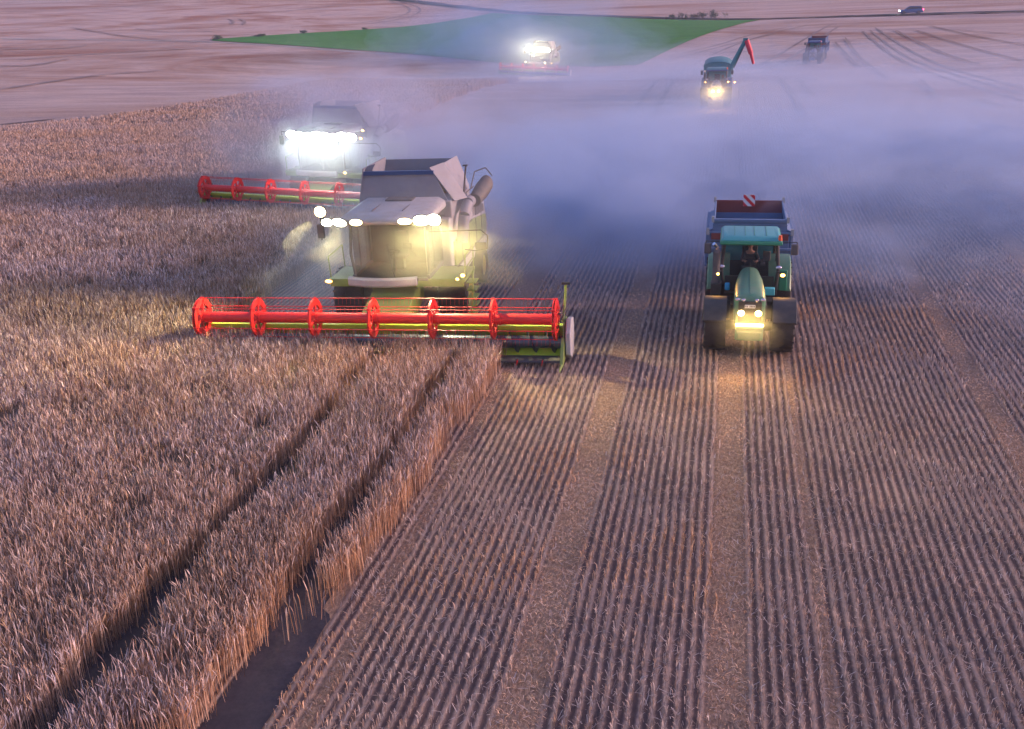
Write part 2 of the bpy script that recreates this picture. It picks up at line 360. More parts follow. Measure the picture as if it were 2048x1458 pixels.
TR = [[(24.8, 201.6), (24.7, 163.9), (24.3, 130.3), (24.8, 111.8), (26.0, 97.9)], [(26.2, 205.8), (26.6, 162.5), (25.6, 125.4), (27.4, 103.4)], [(23.4, 200.4), (23.3, 158.9), (22.4, 122.6), (23.4, 104.9), (24.7, 92.6)], [(19.7, 218.4), (11.7, 187.7), (6.5, 168.1), (3.3, 156.9)], [(20.6, 212.7), (13.6, 184.4), (7.3, 159.5), (2.6, 135.4), (-1.0, 124.9)], [(10.9, 216.1), (3.5, 204.4), (-1.8, 191.1), (-8.5, 182.8)], [(9.1, 205.0), (1.7, 193.7), (-5.1, 183.1), (-10.6, 175.6)], [(15.4, 219.1), (9.2, 209.1), (0.8, 189.9), (-3.3, 178.0)], [(-8.3, 131.6), (-7.7, 92.3), (-7.8, 75.1)], [(-6.3, 129.1), (-5.9, 92.2), (-6.1, 75.1)], [(5.7, 121.7), (6.1, 100.3), (5.9, 81.6)], [(7.7, 119.1), (7.6, 97.9)], [(19.5, 191.1), (18.3, 145.6), (16.6, 116.7)], [(17.3, 184.5), (17.4, 161.5), (16.6, 141.5)], [(35.5, 204.1), (39.0, 183.3), (42.3, 163.2)], [(32.0, 197.8), (34.8, 169.6), (35.9, 137.2)], [(28.8, 199.4), (29.7, 168.7), (30.0, 136.2)], [(37.4, 195.3), (46.9, 181.6)], [(19.8, 116.0), (18.0, 95.1)], [(21.2, 94.9), (21.5, 89.1), (23.5, 89.3)], [(-121.1, 367.5), (-105.7, 347.1), (-102.0, 318.5), (-103.5, 285.7)], [(-118.6, 368.6), (-102.9, 349.7), (-98.5, 317.8), (-99.4, 282.3)], [(-137.8, 273.1), (-132.0, 265.8), (-126.9, 253.1)], [(-135.4, 275.8), (-129.0, 266.2), (-123.7, 253.2)], [(-201.1, 262.3), (-183.0, 272.6), (-182.6, 319.3)], [(-140.8, 181.4), (-129.0, 180.4), (-126.0, 189.0)], [(-119.4, 153.0), (-113.0, 151.9), (-114.5, 165.2)], [(-140.8, 230.6), (-127.1, 222.5), (-118.5, 232.8)], [(-157.5, 229.4), (-121.4, 203.9), (-105.4, 202.1)], [(-122.6, 162.6), (-114.4, 174.3), (-99.9, 189.1)], [(-92.8, 118.0), (-93.0, 140.8), (-87.1, 149.3)], [(-51.8, 97.6), (-47.8, 104.7)], [(-131.9, 355.5), (-139.4, 312.2), (-147.2, 284.3)]]
v, f = join([ribbon(t, .45 if t[0][0] > -20 else .7, .05+.004*i) for i, t in enumerate(TR)])
kind(np_obj('wheel_tracks', v, f, simple_ground('pressed_wheel_track', (.24, .165, .135), (.36, .265, .215), (.3, .3, 1), 2)), 'structure')
v, f = ribbon([(-7.12, 4), (-7.10, 8.5), (-7.08, 12), (-7.12, 14.5)], .98, .012, .03)
kind(np_obj('bare_soil_strip', v, f, simple_ground('smooth_soil', (.045, .040, .046), (.08, .064, .066), (1.8, 1.8, 1), 13)), 'structure')

v, f = join([ribbon([(cx, y0), (cx, 16), (cx, 22), (cx-.02, 27.2)], w, .010, .02) for cx, y0, w in ((-9.80, 4, 1.25), (-7.42, 13.6, 1.1))])
kind(np_obj('tramline_soil', v, f, simple_ground('dark_tramline_soil', (.045, .038, .042), (.08, .062, .06), (1.5, 1.5, 1), 11)), 'structure')  # dark brown ribbons along the wheel gaps in the crop

# ------------------------------------------------------------------ standing crop and stubble (blades)
def blade_mat(name, trans=.15):
    m, N, L, b = nodes(name); a = N.new('ShaderNodeVertexColor'); a.layer_name = 'tint'; L.new(a.outputs[0], b.inputs['Base Color'])
    return m
def blades(P, h, w, lean, cols, topw=.55, ears=False):
    n = len(P); ang = rng.uniform(0, PI, n); dx, dy = np.cos(ang)*w/2, np.sin(ang)*w/2
    la = rng.uniform(0, 2*PI, n); lx, ly = np.cos(la)*lean*h, np.sin(la)*lean*h
    prof = ((0, .6), (.72, .62), (.86, 1.25), (1, .45)) if ears else ((0, .7), (.62, 1.0), (1, topw)); K = len(prof)
    V = np.empty((n, 2*K, 3)) 
    for k, (t, ww) in enumerate(prof):
        cx, cyy, cz = P[:, 0]+lx*t**3, P[:, 1]+ly*t**3, P[:, 2]+h*t*(1-.12*t*t*(lean*3))
        V[:, 2*k, 0] = cx-dx*ww; V[:, 2*k, 1] = cyy-dy*ww; V[:, 2*k, 2] = cz
        V[:, 2*k+1, 0] = cx+dx*ww; V[:, 2*k+1, 1] = cyy+dy*ww; V[:, 2*k+1, 2] = cz
    i = np.arange(n)[:, None]*2*K
    F = np.concatenate([i+np.array([[2*k, 2*k+1, 2*k+3, 2*k+2]]) for k in range(K-1)])
    cc = np.repeat(cols, 2*K, axis=0)
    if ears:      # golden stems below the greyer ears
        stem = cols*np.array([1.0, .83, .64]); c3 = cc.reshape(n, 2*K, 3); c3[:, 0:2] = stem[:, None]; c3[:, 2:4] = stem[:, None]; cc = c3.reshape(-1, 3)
    pass; cc = np.concatenate([cc, np.ones((len(cc), 1))], 1)
    return V.reshape(-1, 3), F, cc
def vnoise(x, y, s, seed=0):
    r = np.random.default_rng(seed); k = r.uniform(-1, 1, (10, 2))/s*2.2; p = r.uniform(0, 6.28, 10)
    return sum(np.sin(k[i, 0]*x+k[i, 1]*y+p[i]) for i in range(10))/3.2
def palette(n, cols, jit=.12):
    c = np.array(cols)[rng.integers(0, len(cols), n)]; return np.clip(c*(1+rng.normal(0, jit, (n, 1))), .01, 1)
def in_crop(x, y):
    edge = np.where(y < 27.6, -6.62+.38*sm(12.5, 26, y)+.06*np.sin(y*1.1)+.05*np.sin(y*3.7), np.where(y < 46.6, -16.3+.1*np.sin(y*2), -26.5+.2*np.sin(y)))
    edge = np.where(y < 13.7+.35*np.sin(x*9), -7.46+.05*np.sin(y*2.3)+.04*np.sin(y*7), edge)
    ok = x < edge
    bl = np.interp(y, [50, 58, 73.2, 76.6, 83.3, 94.5, 110.3, 130], [-80, -70, -61.4, -61.1, -55.8, -51.9, -50.3, -52])
    ok &= x > bl
    for cx, hw in ((-9.70, .24), (-7.34, .21)):
        w2 = hw*(1+.45*sm(22, 12, y))+.07*np.sin(y*.9+cx)+.05*np.sin(y*2.7); c2 = cx+.06*np.sin(y*.7)
        ok &= ~((np.abs(x-c2) < w2) & (y < 26.5))
    return ok
def vis_left(y): return -(13.0+(y-8)*.80)
bands = [(8.5, 18, 720, .0115, .78), (18, 28, 600, .0135, .78), (28, 47, 360, .018, .76), (47, 78, 170, .030, .70), (78, 132, 64, .052, .60)]
VV = []
CC = [(.48, .37, .35), (.56, .45, .44), (.36, .26, .24), (.66, .57, .58), (.45, .31, .22), (.24, .165, .15)]
for y0, y1, dens, bw, bh in bands:
    x0 = vis_left(y1); x1 = -6 if y0 < 27 else -16 if y0 < 46 else -26
    n = int(dens*(y1-y0)*(x1-x0)); x = rng.uniform(x0, x1, n); y = rng.uniform(y0, y1, n)
    cl = vnoise(x, y, .5, 3)
    jx = rng.normal(0, .07, n); k = in_crop(x+jx, y+rng.normal(0, .2, n)) & (x > vis_left(y)) & ~((y < 15.5) & (x > -7.3) & (rng.uniform(0, 1, n) > (y-13.2)/2.3)) & (rng.uniform(0, 1, n) < .75+.35*cl)
    x, y = x[k], y[k]; n = len(x)
    hh = bh*(1+.07*vnoise(x, y, 3.0, 1)+.05*vnoise(x, y, .6, 2))*rng.uniform(.78, 1.1, n)
    cols = palette(n, CC, .16)
    if y0 > 40: cols = cols*.45+np.array([[.46, .34, .29]])*.55
    t = .5+.5*np.clip(vnoise(x, y, 2.2, 5), -1, 1); t = t[:, None]
    cols = cols*(1-t*.45)+cols*np.array([1.12, .94, .60])*t*.45
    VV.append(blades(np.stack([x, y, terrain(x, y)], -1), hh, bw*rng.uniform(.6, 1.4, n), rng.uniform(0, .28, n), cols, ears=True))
def merge(VV):
    o = 0; V = []; F = []; K = []
    for v, f, c in VV: V.append(v); F.append(f+o); K.append(c); o += len(v)
    return np.concatenate(V), np.concatenate(F), np.concatenate(K)
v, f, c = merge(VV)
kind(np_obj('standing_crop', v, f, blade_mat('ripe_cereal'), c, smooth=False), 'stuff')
# the dim layer of leaves and stems low inside the crop
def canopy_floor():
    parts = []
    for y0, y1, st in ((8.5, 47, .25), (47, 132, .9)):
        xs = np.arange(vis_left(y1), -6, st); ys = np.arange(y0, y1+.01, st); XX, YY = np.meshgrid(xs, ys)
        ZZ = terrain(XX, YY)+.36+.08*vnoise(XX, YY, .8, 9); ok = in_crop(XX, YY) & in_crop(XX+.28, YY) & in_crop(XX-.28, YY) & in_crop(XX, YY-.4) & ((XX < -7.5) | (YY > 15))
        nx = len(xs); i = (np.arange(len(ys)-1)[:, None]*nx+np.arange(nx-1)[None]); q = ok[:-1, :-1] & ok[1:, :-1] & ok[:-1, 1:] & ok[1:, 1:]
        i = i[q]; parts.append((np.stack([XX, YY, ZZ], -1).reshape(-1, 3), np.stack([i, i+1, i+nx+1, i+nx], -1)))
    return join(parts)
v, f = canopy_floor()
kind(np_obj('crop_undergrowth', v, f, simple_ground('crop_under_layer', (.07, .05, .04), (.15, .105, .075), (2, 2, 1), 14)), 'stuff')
# stubble
SS = []
SC = [(.54, .41, .34), (.62, .50, .43), (.43, .30, .23), (.32, .22, .17)]
def stub_ok(x, y):
    ok = ~in_crop(x, y)
    ok &= ~((y < 15) & (x < -6.58)); ok &= ~((y < 27.6) & (x < -6.75+.5*sm(12.5, 26, y)))
    for cx, wd in TRACKS_X: ok &= ~(np.abs(x-cx+.05*np.sin(y*.7+cx)) < wd/2*(1+.15*np.sin(y*1.9+cx)))
    return ok
for y0, y1, dens, bw, hb in ((8.5, 20, 64, .010, .13), (20, 34, 42, .013, .13), (34, 62, 16, .026, .13)):
    xa = -6.9 if y0 < 27 else -16; xb = 4.5+(y1-11)*.27+1.2; rows = np.arange(math.ceil(xa/ROW), int(xb/ROW))*ROW
    n = int(dens*(y1-y0)*len(rows)); r = rows[rng.integers(0, len(rows), n)]; y = rng.uniform(y0, y1, n)
    wob = .035*np.sin(y*.8+r*.7)+.02*np.sin(y*2.3+r*3)
    x = r+wob+rng.normal(0, .020, n); thin = vnoise(x, y, .7, 21)
    k = stub_ok(x, y) & (rng.uniform(0, 1, n) < .85+.4*thin) & (x < 4.5+(y-11)*.27+.8); x, y = x[k], y[k]; n = len(x)
    cols = palette(n, SC, .18); t = np.clip(vnoise(x, y, 1.6, 31)+.6*vnoise(x, y, 5, 33), 0, 1)[:, None]*.85; cols = cols*(1-t)+cols*np.array([1.2, .96, .66])*t
    SS.append(blades(np.stack([x, y, terrain(x, y)], -1), hb*rng.uniform(.6, 1.25, n), bw*rng.uniform(.6, 1.5, n), rng.uniform(0, .5, n), cols))
    for cx, wd in TRACKS_X[1:]:
        n = int((y1-y0)*wd*(420 if y0 < 20 else 260 if y0 < 34 else 90)); x = cx+rng.uniform(-.6, .6, n)*wd; y = rng.uniform(y0, y1, n)
        k = (x < 4.5+(y-11)*.27+.8) & ~in_crop(x, y); x, y = x[k], y[k]; n = len(x); g2 = palette(n, SC, .22)*np.array([1.2, .97, .74])*(.9+.25*np.clip(vnoise(x, y, .9, 41), -1, 1))[:, None]
        SS.append(blades(np.stack([x, y, terrain(x, y)], -1), rng.uniform(.02, .07, n), bw*rng.uniform(.8, 1.6, n), rng.uniform(.5, 2.2, n), g2))
    # loose straw lying between and across the rows
    n = int((y1-y0)*(xb-xa)*(60 if y0 < 20 else 26 if y0 < 34 else 6)); x = rng.uniform(xa, xb, n); y = rng.uniform(y0, y1, n); k = (~in_crop(x, y)) & ~((y < 14.2) & (x < -6.6)) & ~((y < 27.6) & (x < -6.75+.5*sm(12.5, 26, y))); x, y = x[k], y[k]; n = len(x)
    P = np.stack([x, y, terrain(x, y)+rng.uniform(.01, .06, n)], -1); a = rng.uniform(0, PI, n); l = rng.uniform(.03, .09, n); ww = bw*.45
    d = np.stack([np.cos(a)*l, np.sin(a)*l, rng.uniform(-.02, .05, n)], -1); pn = np.stack([-np.sin(a)*ww, np.cos(a)*ww, 0*a], -1)
    V = np.stack([P-d-pn, P-d+pn, P+d+pn, P+d-pn], 1).reshape(-1, 3); Fq = np.arange(n)[:, None]*4+np.array([[0, 1, 2, 3]])
    cc = np.repeat(palette(n, SC, .2)*.8, 4, axis=0); SS.append((V, Fq, np.concatenate([cc, np.ones((len(cc), 1))], 1)))
v, f, c = merge(SS)
kind(np_obj('stubble', v, f, blade_mat('cut_straw'), c, smooth=False), 'stuff')

# ------------------------------------------------------------------ lamps
def lamp(parent, loc, r, m, name='work_light', d=(0, -1, -.12), light=None, oval=1.5, label=None, aim=None):
    """housing + glowing lens; light = (watts, colour, cone deg) adds the lamp's own beam"""
    loc = Vector(loc); d = Vector(d).normalized()
    q = d.to_track_quat('Z', 'Y'); h = MB(); l = MB()
    def ring(z, k): return [tuple(loc+q @ Vector((r*oval*k*math.cos(2*PI*i/20), r*k*math.sin(2*PI*i/20), z))) for i in range(20)]
    h.loft([ring(-.10, .55), ring(-.06, 1.0), ring(.0, 1.12), ring(.012, 1.12), ring(.012, 1.0), ring(-.005, .98)])
    ho = h.build(name, 'black', parent, label=label)
    l.loft([ring(.006, .98), ring(.03, .8), ring(.042, .4)]); lo = l.build('lens', m, ho)
    if light:
        ld = bpy.data.lights.new('beam', 'SPOT'); ld.energy = light[0]; ld.color = light[1]; ld.spot_size = R(light[2]); ld.spot_blend = .8; ld.shadow_soft_size = .10
        b = bpy.data.objects.new('beam', ld); C.objects.link(b); b.parent = ho; b.location = loc+d*.12; b.rotation_euler = (Vector(aim).normalized() if aim else d).to_track_quat('-Z', 'Y').to_euler()
    return ho

# ------------------------------------------------------------------ wheels
def wheel(parent, x, y, Rr, w, rimm, side, lugs=20):
    t = MB(); c = (x, y, Rr); h = w/2; ri = Rr*.56
    t.lathe([(-h*.8, ri), (-h, ri+.1*Rr), (-h, Rr*.86), (-h*.88, Rr*.94), (-h*.5, Rr*.965), (0, Rr*.97), (h*.5, Rr*.965), (h*.88, Rr*.94), (h, Rr*.86), (h, ri+.1*Rr), (h*.8, ri)], c)
    for i in range(lugs):
        for s in (-1, 1):
            a = 2*PI*(i+(.5 if s > 0 else 0))/lugs; e = Euler((a, 0, 0)).to_matrix()
            vs = []
            for (lx, la) in ((.04, -.00), (h*1.0, .20)):
                for dr in (.955, 1.0):
                    for dt in (-.035, .035):
                        rr = Rr*dr*(1 if lx < h*.9 else .955); ang = a+la+dt/ Rr
                        vs.append((x+s*lx, y+rr*math.cos(ang), Rr+rr*math.sin(ang)))
            t._add(vs, [(0, 1, 3, 2), (4, 6, 7, 5), (0, 4, 5, 1), (2, 3, 7, 6), (0, 2, 6, 4), (1, 5, 7, 3)])
    wo_ = bpy.data.objects.new('wheel', None); C.objects.link(wo_); wo_.parent = parent
    t.build('tyre', 'tyre', wo_)
    r_ = MB(); r_.lathe([(-h*.8*side, ri), (h*.82*side, ri), (h*.82*side, ri*.93), (h*.35*side, ri*.8), (h*.2*side, ri*.45), (h*.45*side, ri*.3), (h*.45*side, 0.01)], c, 28)
    for i in range(8): a = 2*PI*i/8; r_.cyl((x+h*.2*side, y+ri*.38*math.cos(a), Rr+ri*.38*math.sin(a)), (x+h*.5*side, y+ri*.38*math.cos(a), Rr+ri*.38*math.sin(a)), .02, n=6)
    r_.build('rim', rimm, wo_)
    return wo_

# ------------------------------------------------------------------ combine harvester
HW = 5.72
def make_header(root, phase):
    hd = MB()      # frame: back sheet, top beam, floor
    hd.box((0, .55, .56), (2*HW, .05, .60)); hd.box((0, .40, .83), (2*HW, .30, .13)); hd.quadp((-HW, -.05, .08), (HW, -.05, .08), (HW, .55, .42), (-HW, .55, .42), .03)
    for k in range(9): hd.box((-HW+.3+k*1.41, .62, .62), (.08, .10, .7))
    H = hd.build('cutting_header', 'headerlime', root, bevel=.008); H.location = (0, -3.40, 0)
    fl = MB(); fl.box((0, -.28, .06), (2*HW, .5, .035)); fl.build('header_floor', 'steel', H)
    # intake auger with flighting
    a = MB(); a.cyl((-HW+.05, .12, .45), (HW-.05, .12, .45), .19, n=20)
    for sgn in (-1, 1):
        n = 160
        ring = []
        for i in range(n+1):
            t = i/n; x = sgn*(.6+t*(HW-.7)); an = sgn*t*2*PI*9
            ring.append([(x, .12+rr*math.cos(an), .45+rr*math.sin(an)) for rr in (.19, .33)])
        a.loft(ring, closed=False, caps=False)
    for k in range(10): a.cyl((-.5+.11*k, .12-.2, .45+.1*(k % 3-1)), (-.5+.11*k, .12-.36, .45+.16*(k % 3-1)), .012, n=6)
    a.build('intake_auger', 'auger', H)
    kb = MB(); kb.box((0, -.56, .07), (2*HW, .10, .03))
    n = int(2*HW/.076)
    for i in range(n):
        x = -HW+.05+i*.076; kb.cyl((x, -.58, .07), (x, -.72, .055), .014, .003, n=5)
    kb.build('cutter_bar', 'steel', H)
    for x in (4.4, 5.15, 3.6, 1.9, -.4):
        q = MB(); q.cyl((x, -.6, .08), (x, -.83, .05), .022, .008, n=6); q.box((x, -.6, .10), (.03, .16, .05)); q.build('crop_lifter', 'red', H)
    # reel
    ry, rz, rr = -.12, 1.24, .60
    t = MB(); t.cyl((-HW+.12, ry, rz), (HW-.22, ry, rz), .165, n=28)
    for k in range(1, 6): t.cyl((-HW+.12+k*1.89, ry, rz), (-HW+.16+k*1.89, ry, rz), .185, n=28)
    t.build('reel_tube', 'red', H)
    for k in range(7):
        x = -HW+.1+k*(2*HW-.3)/6; d = MB(); N6 = 6; wd = .07 if k in (0, 6) else .03
        for s in (-wd/2, wd/2):
            th = .012
            def ringp(r_, zig):
                return [(ry+r_*math.cos(2*PI*i/24)*(1-zig*(.5-.5*math.cos(2*PI*i/4))), rz+r_*math.sin(2*PI*i/24)*(1-zig*(.5-.5*math.cos(2*PI*i/4)))) for i in range(24)]
            outer = [(ry+rr*math.cos(2*PI*i/24+phase)*(1.0 if i % 4 == 0 else .985), rz+rr*math.sin(2*PI*i/24+phase)*(1.0 if i % 4 == 0 else .985)) for i in range(24)]
            inner = [(ry+(p[0]-ry)*.70, rz+(p[1]-rz)*.70) for p in outer]
            # ring
            vs = []; 
            for xx in (x+s-th, x+s+th):
                vs += [(xx, *p) for p in outer]+[(xx, *p) for p in inner]
            fs = []
            for i in range(24):
                j = (i+1) % 24; fs += [(i, j, 24+j, 24+i), (48+i, 72+i, 72+j, 48+j), (i, 48+i, 48+j, j), (24+i, 24+j, 72+j, 72+i)]
            d._add(vs, fs)
            for i in range(6):      # spokes
                an = PI/3*i+phase; ca, sa = math.cos(an), math.sin(an)
                d.box((x+s, ry+ca*rr*.52, rz+sa*rr*.52), (2*th, rr*.80, .085), rot=(math.degrees(an), 0, 0))
        d.cyl((x-wd/2-.015, ry, rz), (x+wd/2+.015, ry, rz), .21, n=20)
        for i in range(6):
            an = PI/3*i+phase; d.cyl((x-wd/2-.02, ry+math.cos(an)*rr, rz+math.sin(an)*rr), (x+wd/2+.02, ry+math.cos(an)*rr, rz+math.sin(an)*rr), .032, n=10)
        d.build('reel_spider', 'red', H)
    for i in range(6):
        an = PI/3*i+phase; yy, zz = ry+math.cos(an)*rr, rz+math.sin(an)*rr
        b = MB(); b.cyl((-HW+.1, yy, zz), (HW-.2, yy, zz), .014, n=8)
        nt = int(2*HW/.13)
        for k in range(nt):
            x = -HW+.15+k*.13; b.cyl((x, yy, zz), (x, yy-.05, zz-.18), .004, n=4, m=1)
        b.build('tine_bar', ['red', 'red'], H)
    # end dividers
    for s in (-1, 1):
        e = MB(); x = s*(HW+.02)
        e.prism([(-.35, .12), (.60, .10), (.62, 1.10), (.15, 1.15), (-.1, .95)], x-.025, x+.025)
        e.prism([(-.9, .02), (-.2, .10), (-.2, .62), (-.35, .75)], x-.05, x+.05)
        e.cyl((x, -.85, .08), (x, -1.25, .02), .05, .015, n=8)
        e.build('crop_divider', 'lime', H, bevel=.01)
    sh = MB(); sh.prism([(-.45, .25), (-.1, .05), (.35, .10), (.55, .6), (.45, 1.15), (-.05, 1.25), (-.38, .9)], HW+.10, HW+.26); sh.build('side_shield', 'white', H, bevel=.03)
    sh = MB(); sh.cyl((-HW-.05, -.1, 1.2), (-HW-.22, -.1, 1.2), .17, .13, n=20); sh.build('drive_cover', 'trailerblue', H, bevel=.01)
    mp = MB(); mp.tube([(HW-.02, .1, 1.1), (HW+.04, .35, 1.75), (HW+.06, .4, 2.15)], .035); mp.box((HW+.07, .36, 2.20), (.24, .06, .07), m=1); mp.build('marker_mast', ['lime', 'black'], H)
    ar = MB()
    for s in (-1, 1): ar.box((s*(HW-.06), .25, 1.32), (.06, .75, .10), rot=(-10, 0, 0)); ar.tube([(s*(HW-.02), .5, .85), (s*(HW-.02), .1, 1.15)], .03)
    ar.tube([(HW, .5, 1.2), (HW+.1, .3, 1.5), (HW+.02, .05, 1.35), (HW-.02, .05, 1.2)], .018)
    ar.sides('reel_arm', 'grey', H)
    return H
def make_combine(label, loc, rz, phase=.3, lights=None):
    t = thing('combine_harvester', label, 'combine harvester', loc, rz, 'combine harvesters working the field')
    make_header(t, phase)
    fh = MB(); fh.loft([[(-.75, -2.8, .25), (.75, -2.8, .25), (.75, -2.8, 1.05), (-.75, -2.8, 1.05)], [(-.7, -.3, .95), (.7, -.3, .95), (.7, -.3, 1.75), (-.7, -.3, 1.75)]])
    for k in range(4): fh.box((0, -2.2+k*.5, 1.14+k*.17), (1.56, .05, .05), rot=(18, 0, 0))
    fh.build('feeder_house', 'lime', t, bevel=.02)
    for s in (-1, 1): wheel(t, s*1.78, 0, .95, .98, 'rim', s, 22)
    for s in (-1, 1): wheel(t, s*1.5, 4.6, .68, .55, 'rim', s, 18)
    ax = MB(); ax.cyl((-1.6, 0, .95), (1.6, 0, .95), .2); ax.build('axle', 'grey', t)
    ax = MB(); ax.cyl((-1.4, 4.6, .7), (1.4, 4.6, .7), .12); ax.build('axle', 'grey', t)
    bd = MB(); sec = [(.6, 1.1), (.6, 3.35), (4.2, 3.45), (6.3, 2.9), (6.9, 1.7), (6.2, 1.2), (3.6, 1.05), (1.7, .95)]
    bd.prism(sec, -1.5, 1.5); bd.build('body', 'white', t, bevel=.06)
    sp = MB()
    for s in (-1, 1):
        sp.prism([(.9, 1.55), (.9, 2.5), (3.9, 2.6), (6.2, 2.3), (6.2, 1.6)], s*1.51, s*1.58); 
    sp.sides('side_panel', 'lime', t, bevel=.02)
    vn = MB()
    for s in (-1, 1):
        for k in range(9): vn.box((s*1.60, 4.3+k*.17, 2.9-.03*k), (.03, .1, .5-.03*k))
    vn.sides('cooling_grille', 'grey', t)
    # deck, platform, white lettering bar in front of the cab
    pf = MB(); pf.box((.15, -.75, 1.72), (4.5, 1.6, .10)); pf.box((.15, -1.52, 1.66), (4.4, .08, .26)); pf.build('platform', 'lime', t, bevel=.02)
    bp = MB(); n = 14; rings = []
    for i in range(n+1):
        a = -1+2*i/n; x = -.25+a*1.12; yy = -1.92+.22*a*a; rings.append([(x, yy, 1.60), (x, yy-.06, 1.66), (x, yy-.06, 1.84), (x, yy, 1.9), (x, yy+.14, 1.88), (x, yy+.14, 1.62)])
    bp.loft(rings); bp.build('front_bar', 'white', t)
    rl = MB()
    for pts in ([(2.38, -1.4, 1.75), (2.42, -1.4, 2.5), (2.42, -.2, 2.55), (2.38, -.1, 1.75)], [(2.42, -1.4, 2.1), (2.42, -.15, 2.15)], 
                [(-2.1, -1.3, 1.75), (-2.12, -1.3, 2.45), (-2.12, .1, 2.5), (-2.1, .1, 1.75)]): rl.tube(pts, .022)
    rl.sides('hand_rail', 'lime', t)
    ld_ = MB(); ld_.tube([(2.55, -1.45, .7), (2.65, -1.45, 1.9), (2.62, -1.1, 2.15), (2.5, -.9, 1.9), (2.55, -.95, .7)], .022)
    for k in range(5): ld_.box((2.57, -1.2, .75+k*.25), (.30, .52, .03))
    ld_.build('ladder', 'lime', t)
    # cab
    cw, y0, y1, z0, z1 = 1.22, -1.62, .35, 1.78, 3.62
    gl = MB(); n = 12; rings = []
    for z, b in ((z0, .0), (2.3, .16), (2.9, .20), (z1-.05, .10)):
        rings.append([(-cw*.97+2*cw*.97*i/n, y0+.34-(b+.28)*math.cos((i/n-.5)*2.2), z) for i in range(n+1)])
    gl.loft(rings, closed=False, caps=False); g_ = gl.build('windscreen', 'dustyglass', t)
    wp = MB(); wp.tube([(.2, -1.62-.12, 1.85), (.1, -1.62-.22, 2.5), (.05, -1.62-.22, 3.0)], .02); wp.build('wiper', 'black', g_)
    cb = MB()
    for s in (-1, 1):
        cb.tube([(s*cw, y0+.25, z0), (s*(cw+.05), y0+.12, 2.6), (s*cw, y0+.22, z1)], .05); cb.tube([(s*cw, y1, z0), (s*cw, y1, z1)], .06); cb.tube([(s*(cw+.02), -.7, z0), (s*(cw+.02), -.7, z1)], .03)
        cb.box((s*cw, -.6, z0+.06), (.10, 1.9, .14))
    cb.box((0, y1+.04, 2.6), (2*cw, .08, 1.9)); cb.box((0, -.6, z0), (2*cw, 2.0, .08)); cb.build('cab_frame', 'grey', t)
    sg = MB()
    for s in (-1, 1): sg.quadp((s*(cw+.01), y0+.28, z0+.1), (s*(cw+.01), y1-.05, z0+.1), (s*(cw+.01), y1-.05, z1), (s*(cw+.01), y0+.28, z1), .012)
    sg.sides('side_window', 'glass', t)
    st = MB(); st.box((0, -.35, 2.25), (.55, .5, .14)); st.box((0, -.08, 2.65), (.5, .12, .75), rot=(-8, 0, 0)); st.box((0, -.35, 2.0), (.3, .3, .4)); st.build('seat', 'seat', t, bevel=.04)
    sw = MB()
    for i in range(18):
        a, b = 2*PI*i/18, 2*PI*(i+1)/18; sw.cyl((.2*math.cos(a), -1.0+.17*math.sin(a), 2.55-.1*math.sin(a)), (.2*math.cos(b), -1.0+.17*math.sin(b), 2.55-.1*math.sin(b)), .016, n=6)
    sw.tube([(0, -1.0, 2.55), (0, -1.2, 1.85)], .035); sw.build('steering_column', 'black', t)
    mo = MB(); mo.box((.5, -1.1, 2.75), (.3, .05, .22), rot=(-10, 0, -15)); mo.tube([(.5, -1.05, 2.7), (.65, -.7, 2.3)], .02); mo.build('monitor', 'black', t)
    rf = MB(); rf.loft([[(-1.35, -1.85, 3.60), (1.35, -1.85, 3.60), (1.35, .6, 3.60), (-1.35, .6, 3.60)], [(-1.48, -1.98, 3.66), (1.48, -1.98, 3.66), (1.45, .6, 3.66), (-1.45, .6, 3.66)],
              [(-1.45, -1.95, 3.80), (1.45, -1.95, 3.80), (1.42, .6, 3.86), (-1.42, .6, 3.86)], [(-1.2, -1.6, 3.90), (1.2, -1.6, 3.90), (1.2, .6, 3.98), (-1.2, .6, 3.98)]])
    rfo = rf.build('cab_roof', 'white', t, bevel=.05, smooth=60)
    q = MB()
    for x in (-.5, .5): q.box((x, -.5, 3.93), (.02, 1.6, .03))
    q.box((0, .25, 3.985), (.9, .5, .05)); q.build('roof_vent', 'grey', rfo)
    # grain tank and open extension
    q = MB()
    for s in (-1, 1):
        for y in (1.9, 3.1, 4.3, 5.3): q.box((s*1.59, y, 2.05), (.02, .03, 1.0))
        q.box((s*1.60, 3.4, 1.62), (.03, 4.6, .06))
    q.sides('panel_seam', 'grey', t)
    q = MB()
    for k in range(6): q.box((-.8+k*.32, .86, 3.55), (.22, .03, .05))
    q.tube([(-1.3, .84, 3.42), (1.3, .84, 3.42)], .02); q.build('tank_front_vent', 'grey', t)
    tk = MB(); tk.box((-.05, 2.3, 3.6), (3.2, 2.9, .6)); tk.build('grain_tank', 'tank', t, bevel=.04)
    ex = MB(); b0 = [(-1.62, .92), (1.42, .92), (1.42, 3.6), (-1.62, 3.6)]; t0 = [(-1.42, 1.02), (.98, 1.02), (1.15, 3.7), (-1.45, 3.7)]
    P0 = [(x, y, 3.9) for x, y in b0]; P1 = [(x, y, 4.84) for x, y in t0]
    ex.quadp(P0[0], P0[1], P1[1], P1[0], .04); ex.quadp(P0[2], P0[3], P1[3], P1[2], .04)
    ex.quadp((-1.62, .92, 3.9), (-1.62, 3.6, 3.9), (-1.40, 3.55, 4.95), (-1.40, .92, 5.0), .04)
    E_ = ex.build('tank_extension', 'tank', t)
    rb = MB(); rb.box((-.22, .98, 4.83), (2.44, .10, .13)); rb.build('extension_rim', 'dblue', E_)
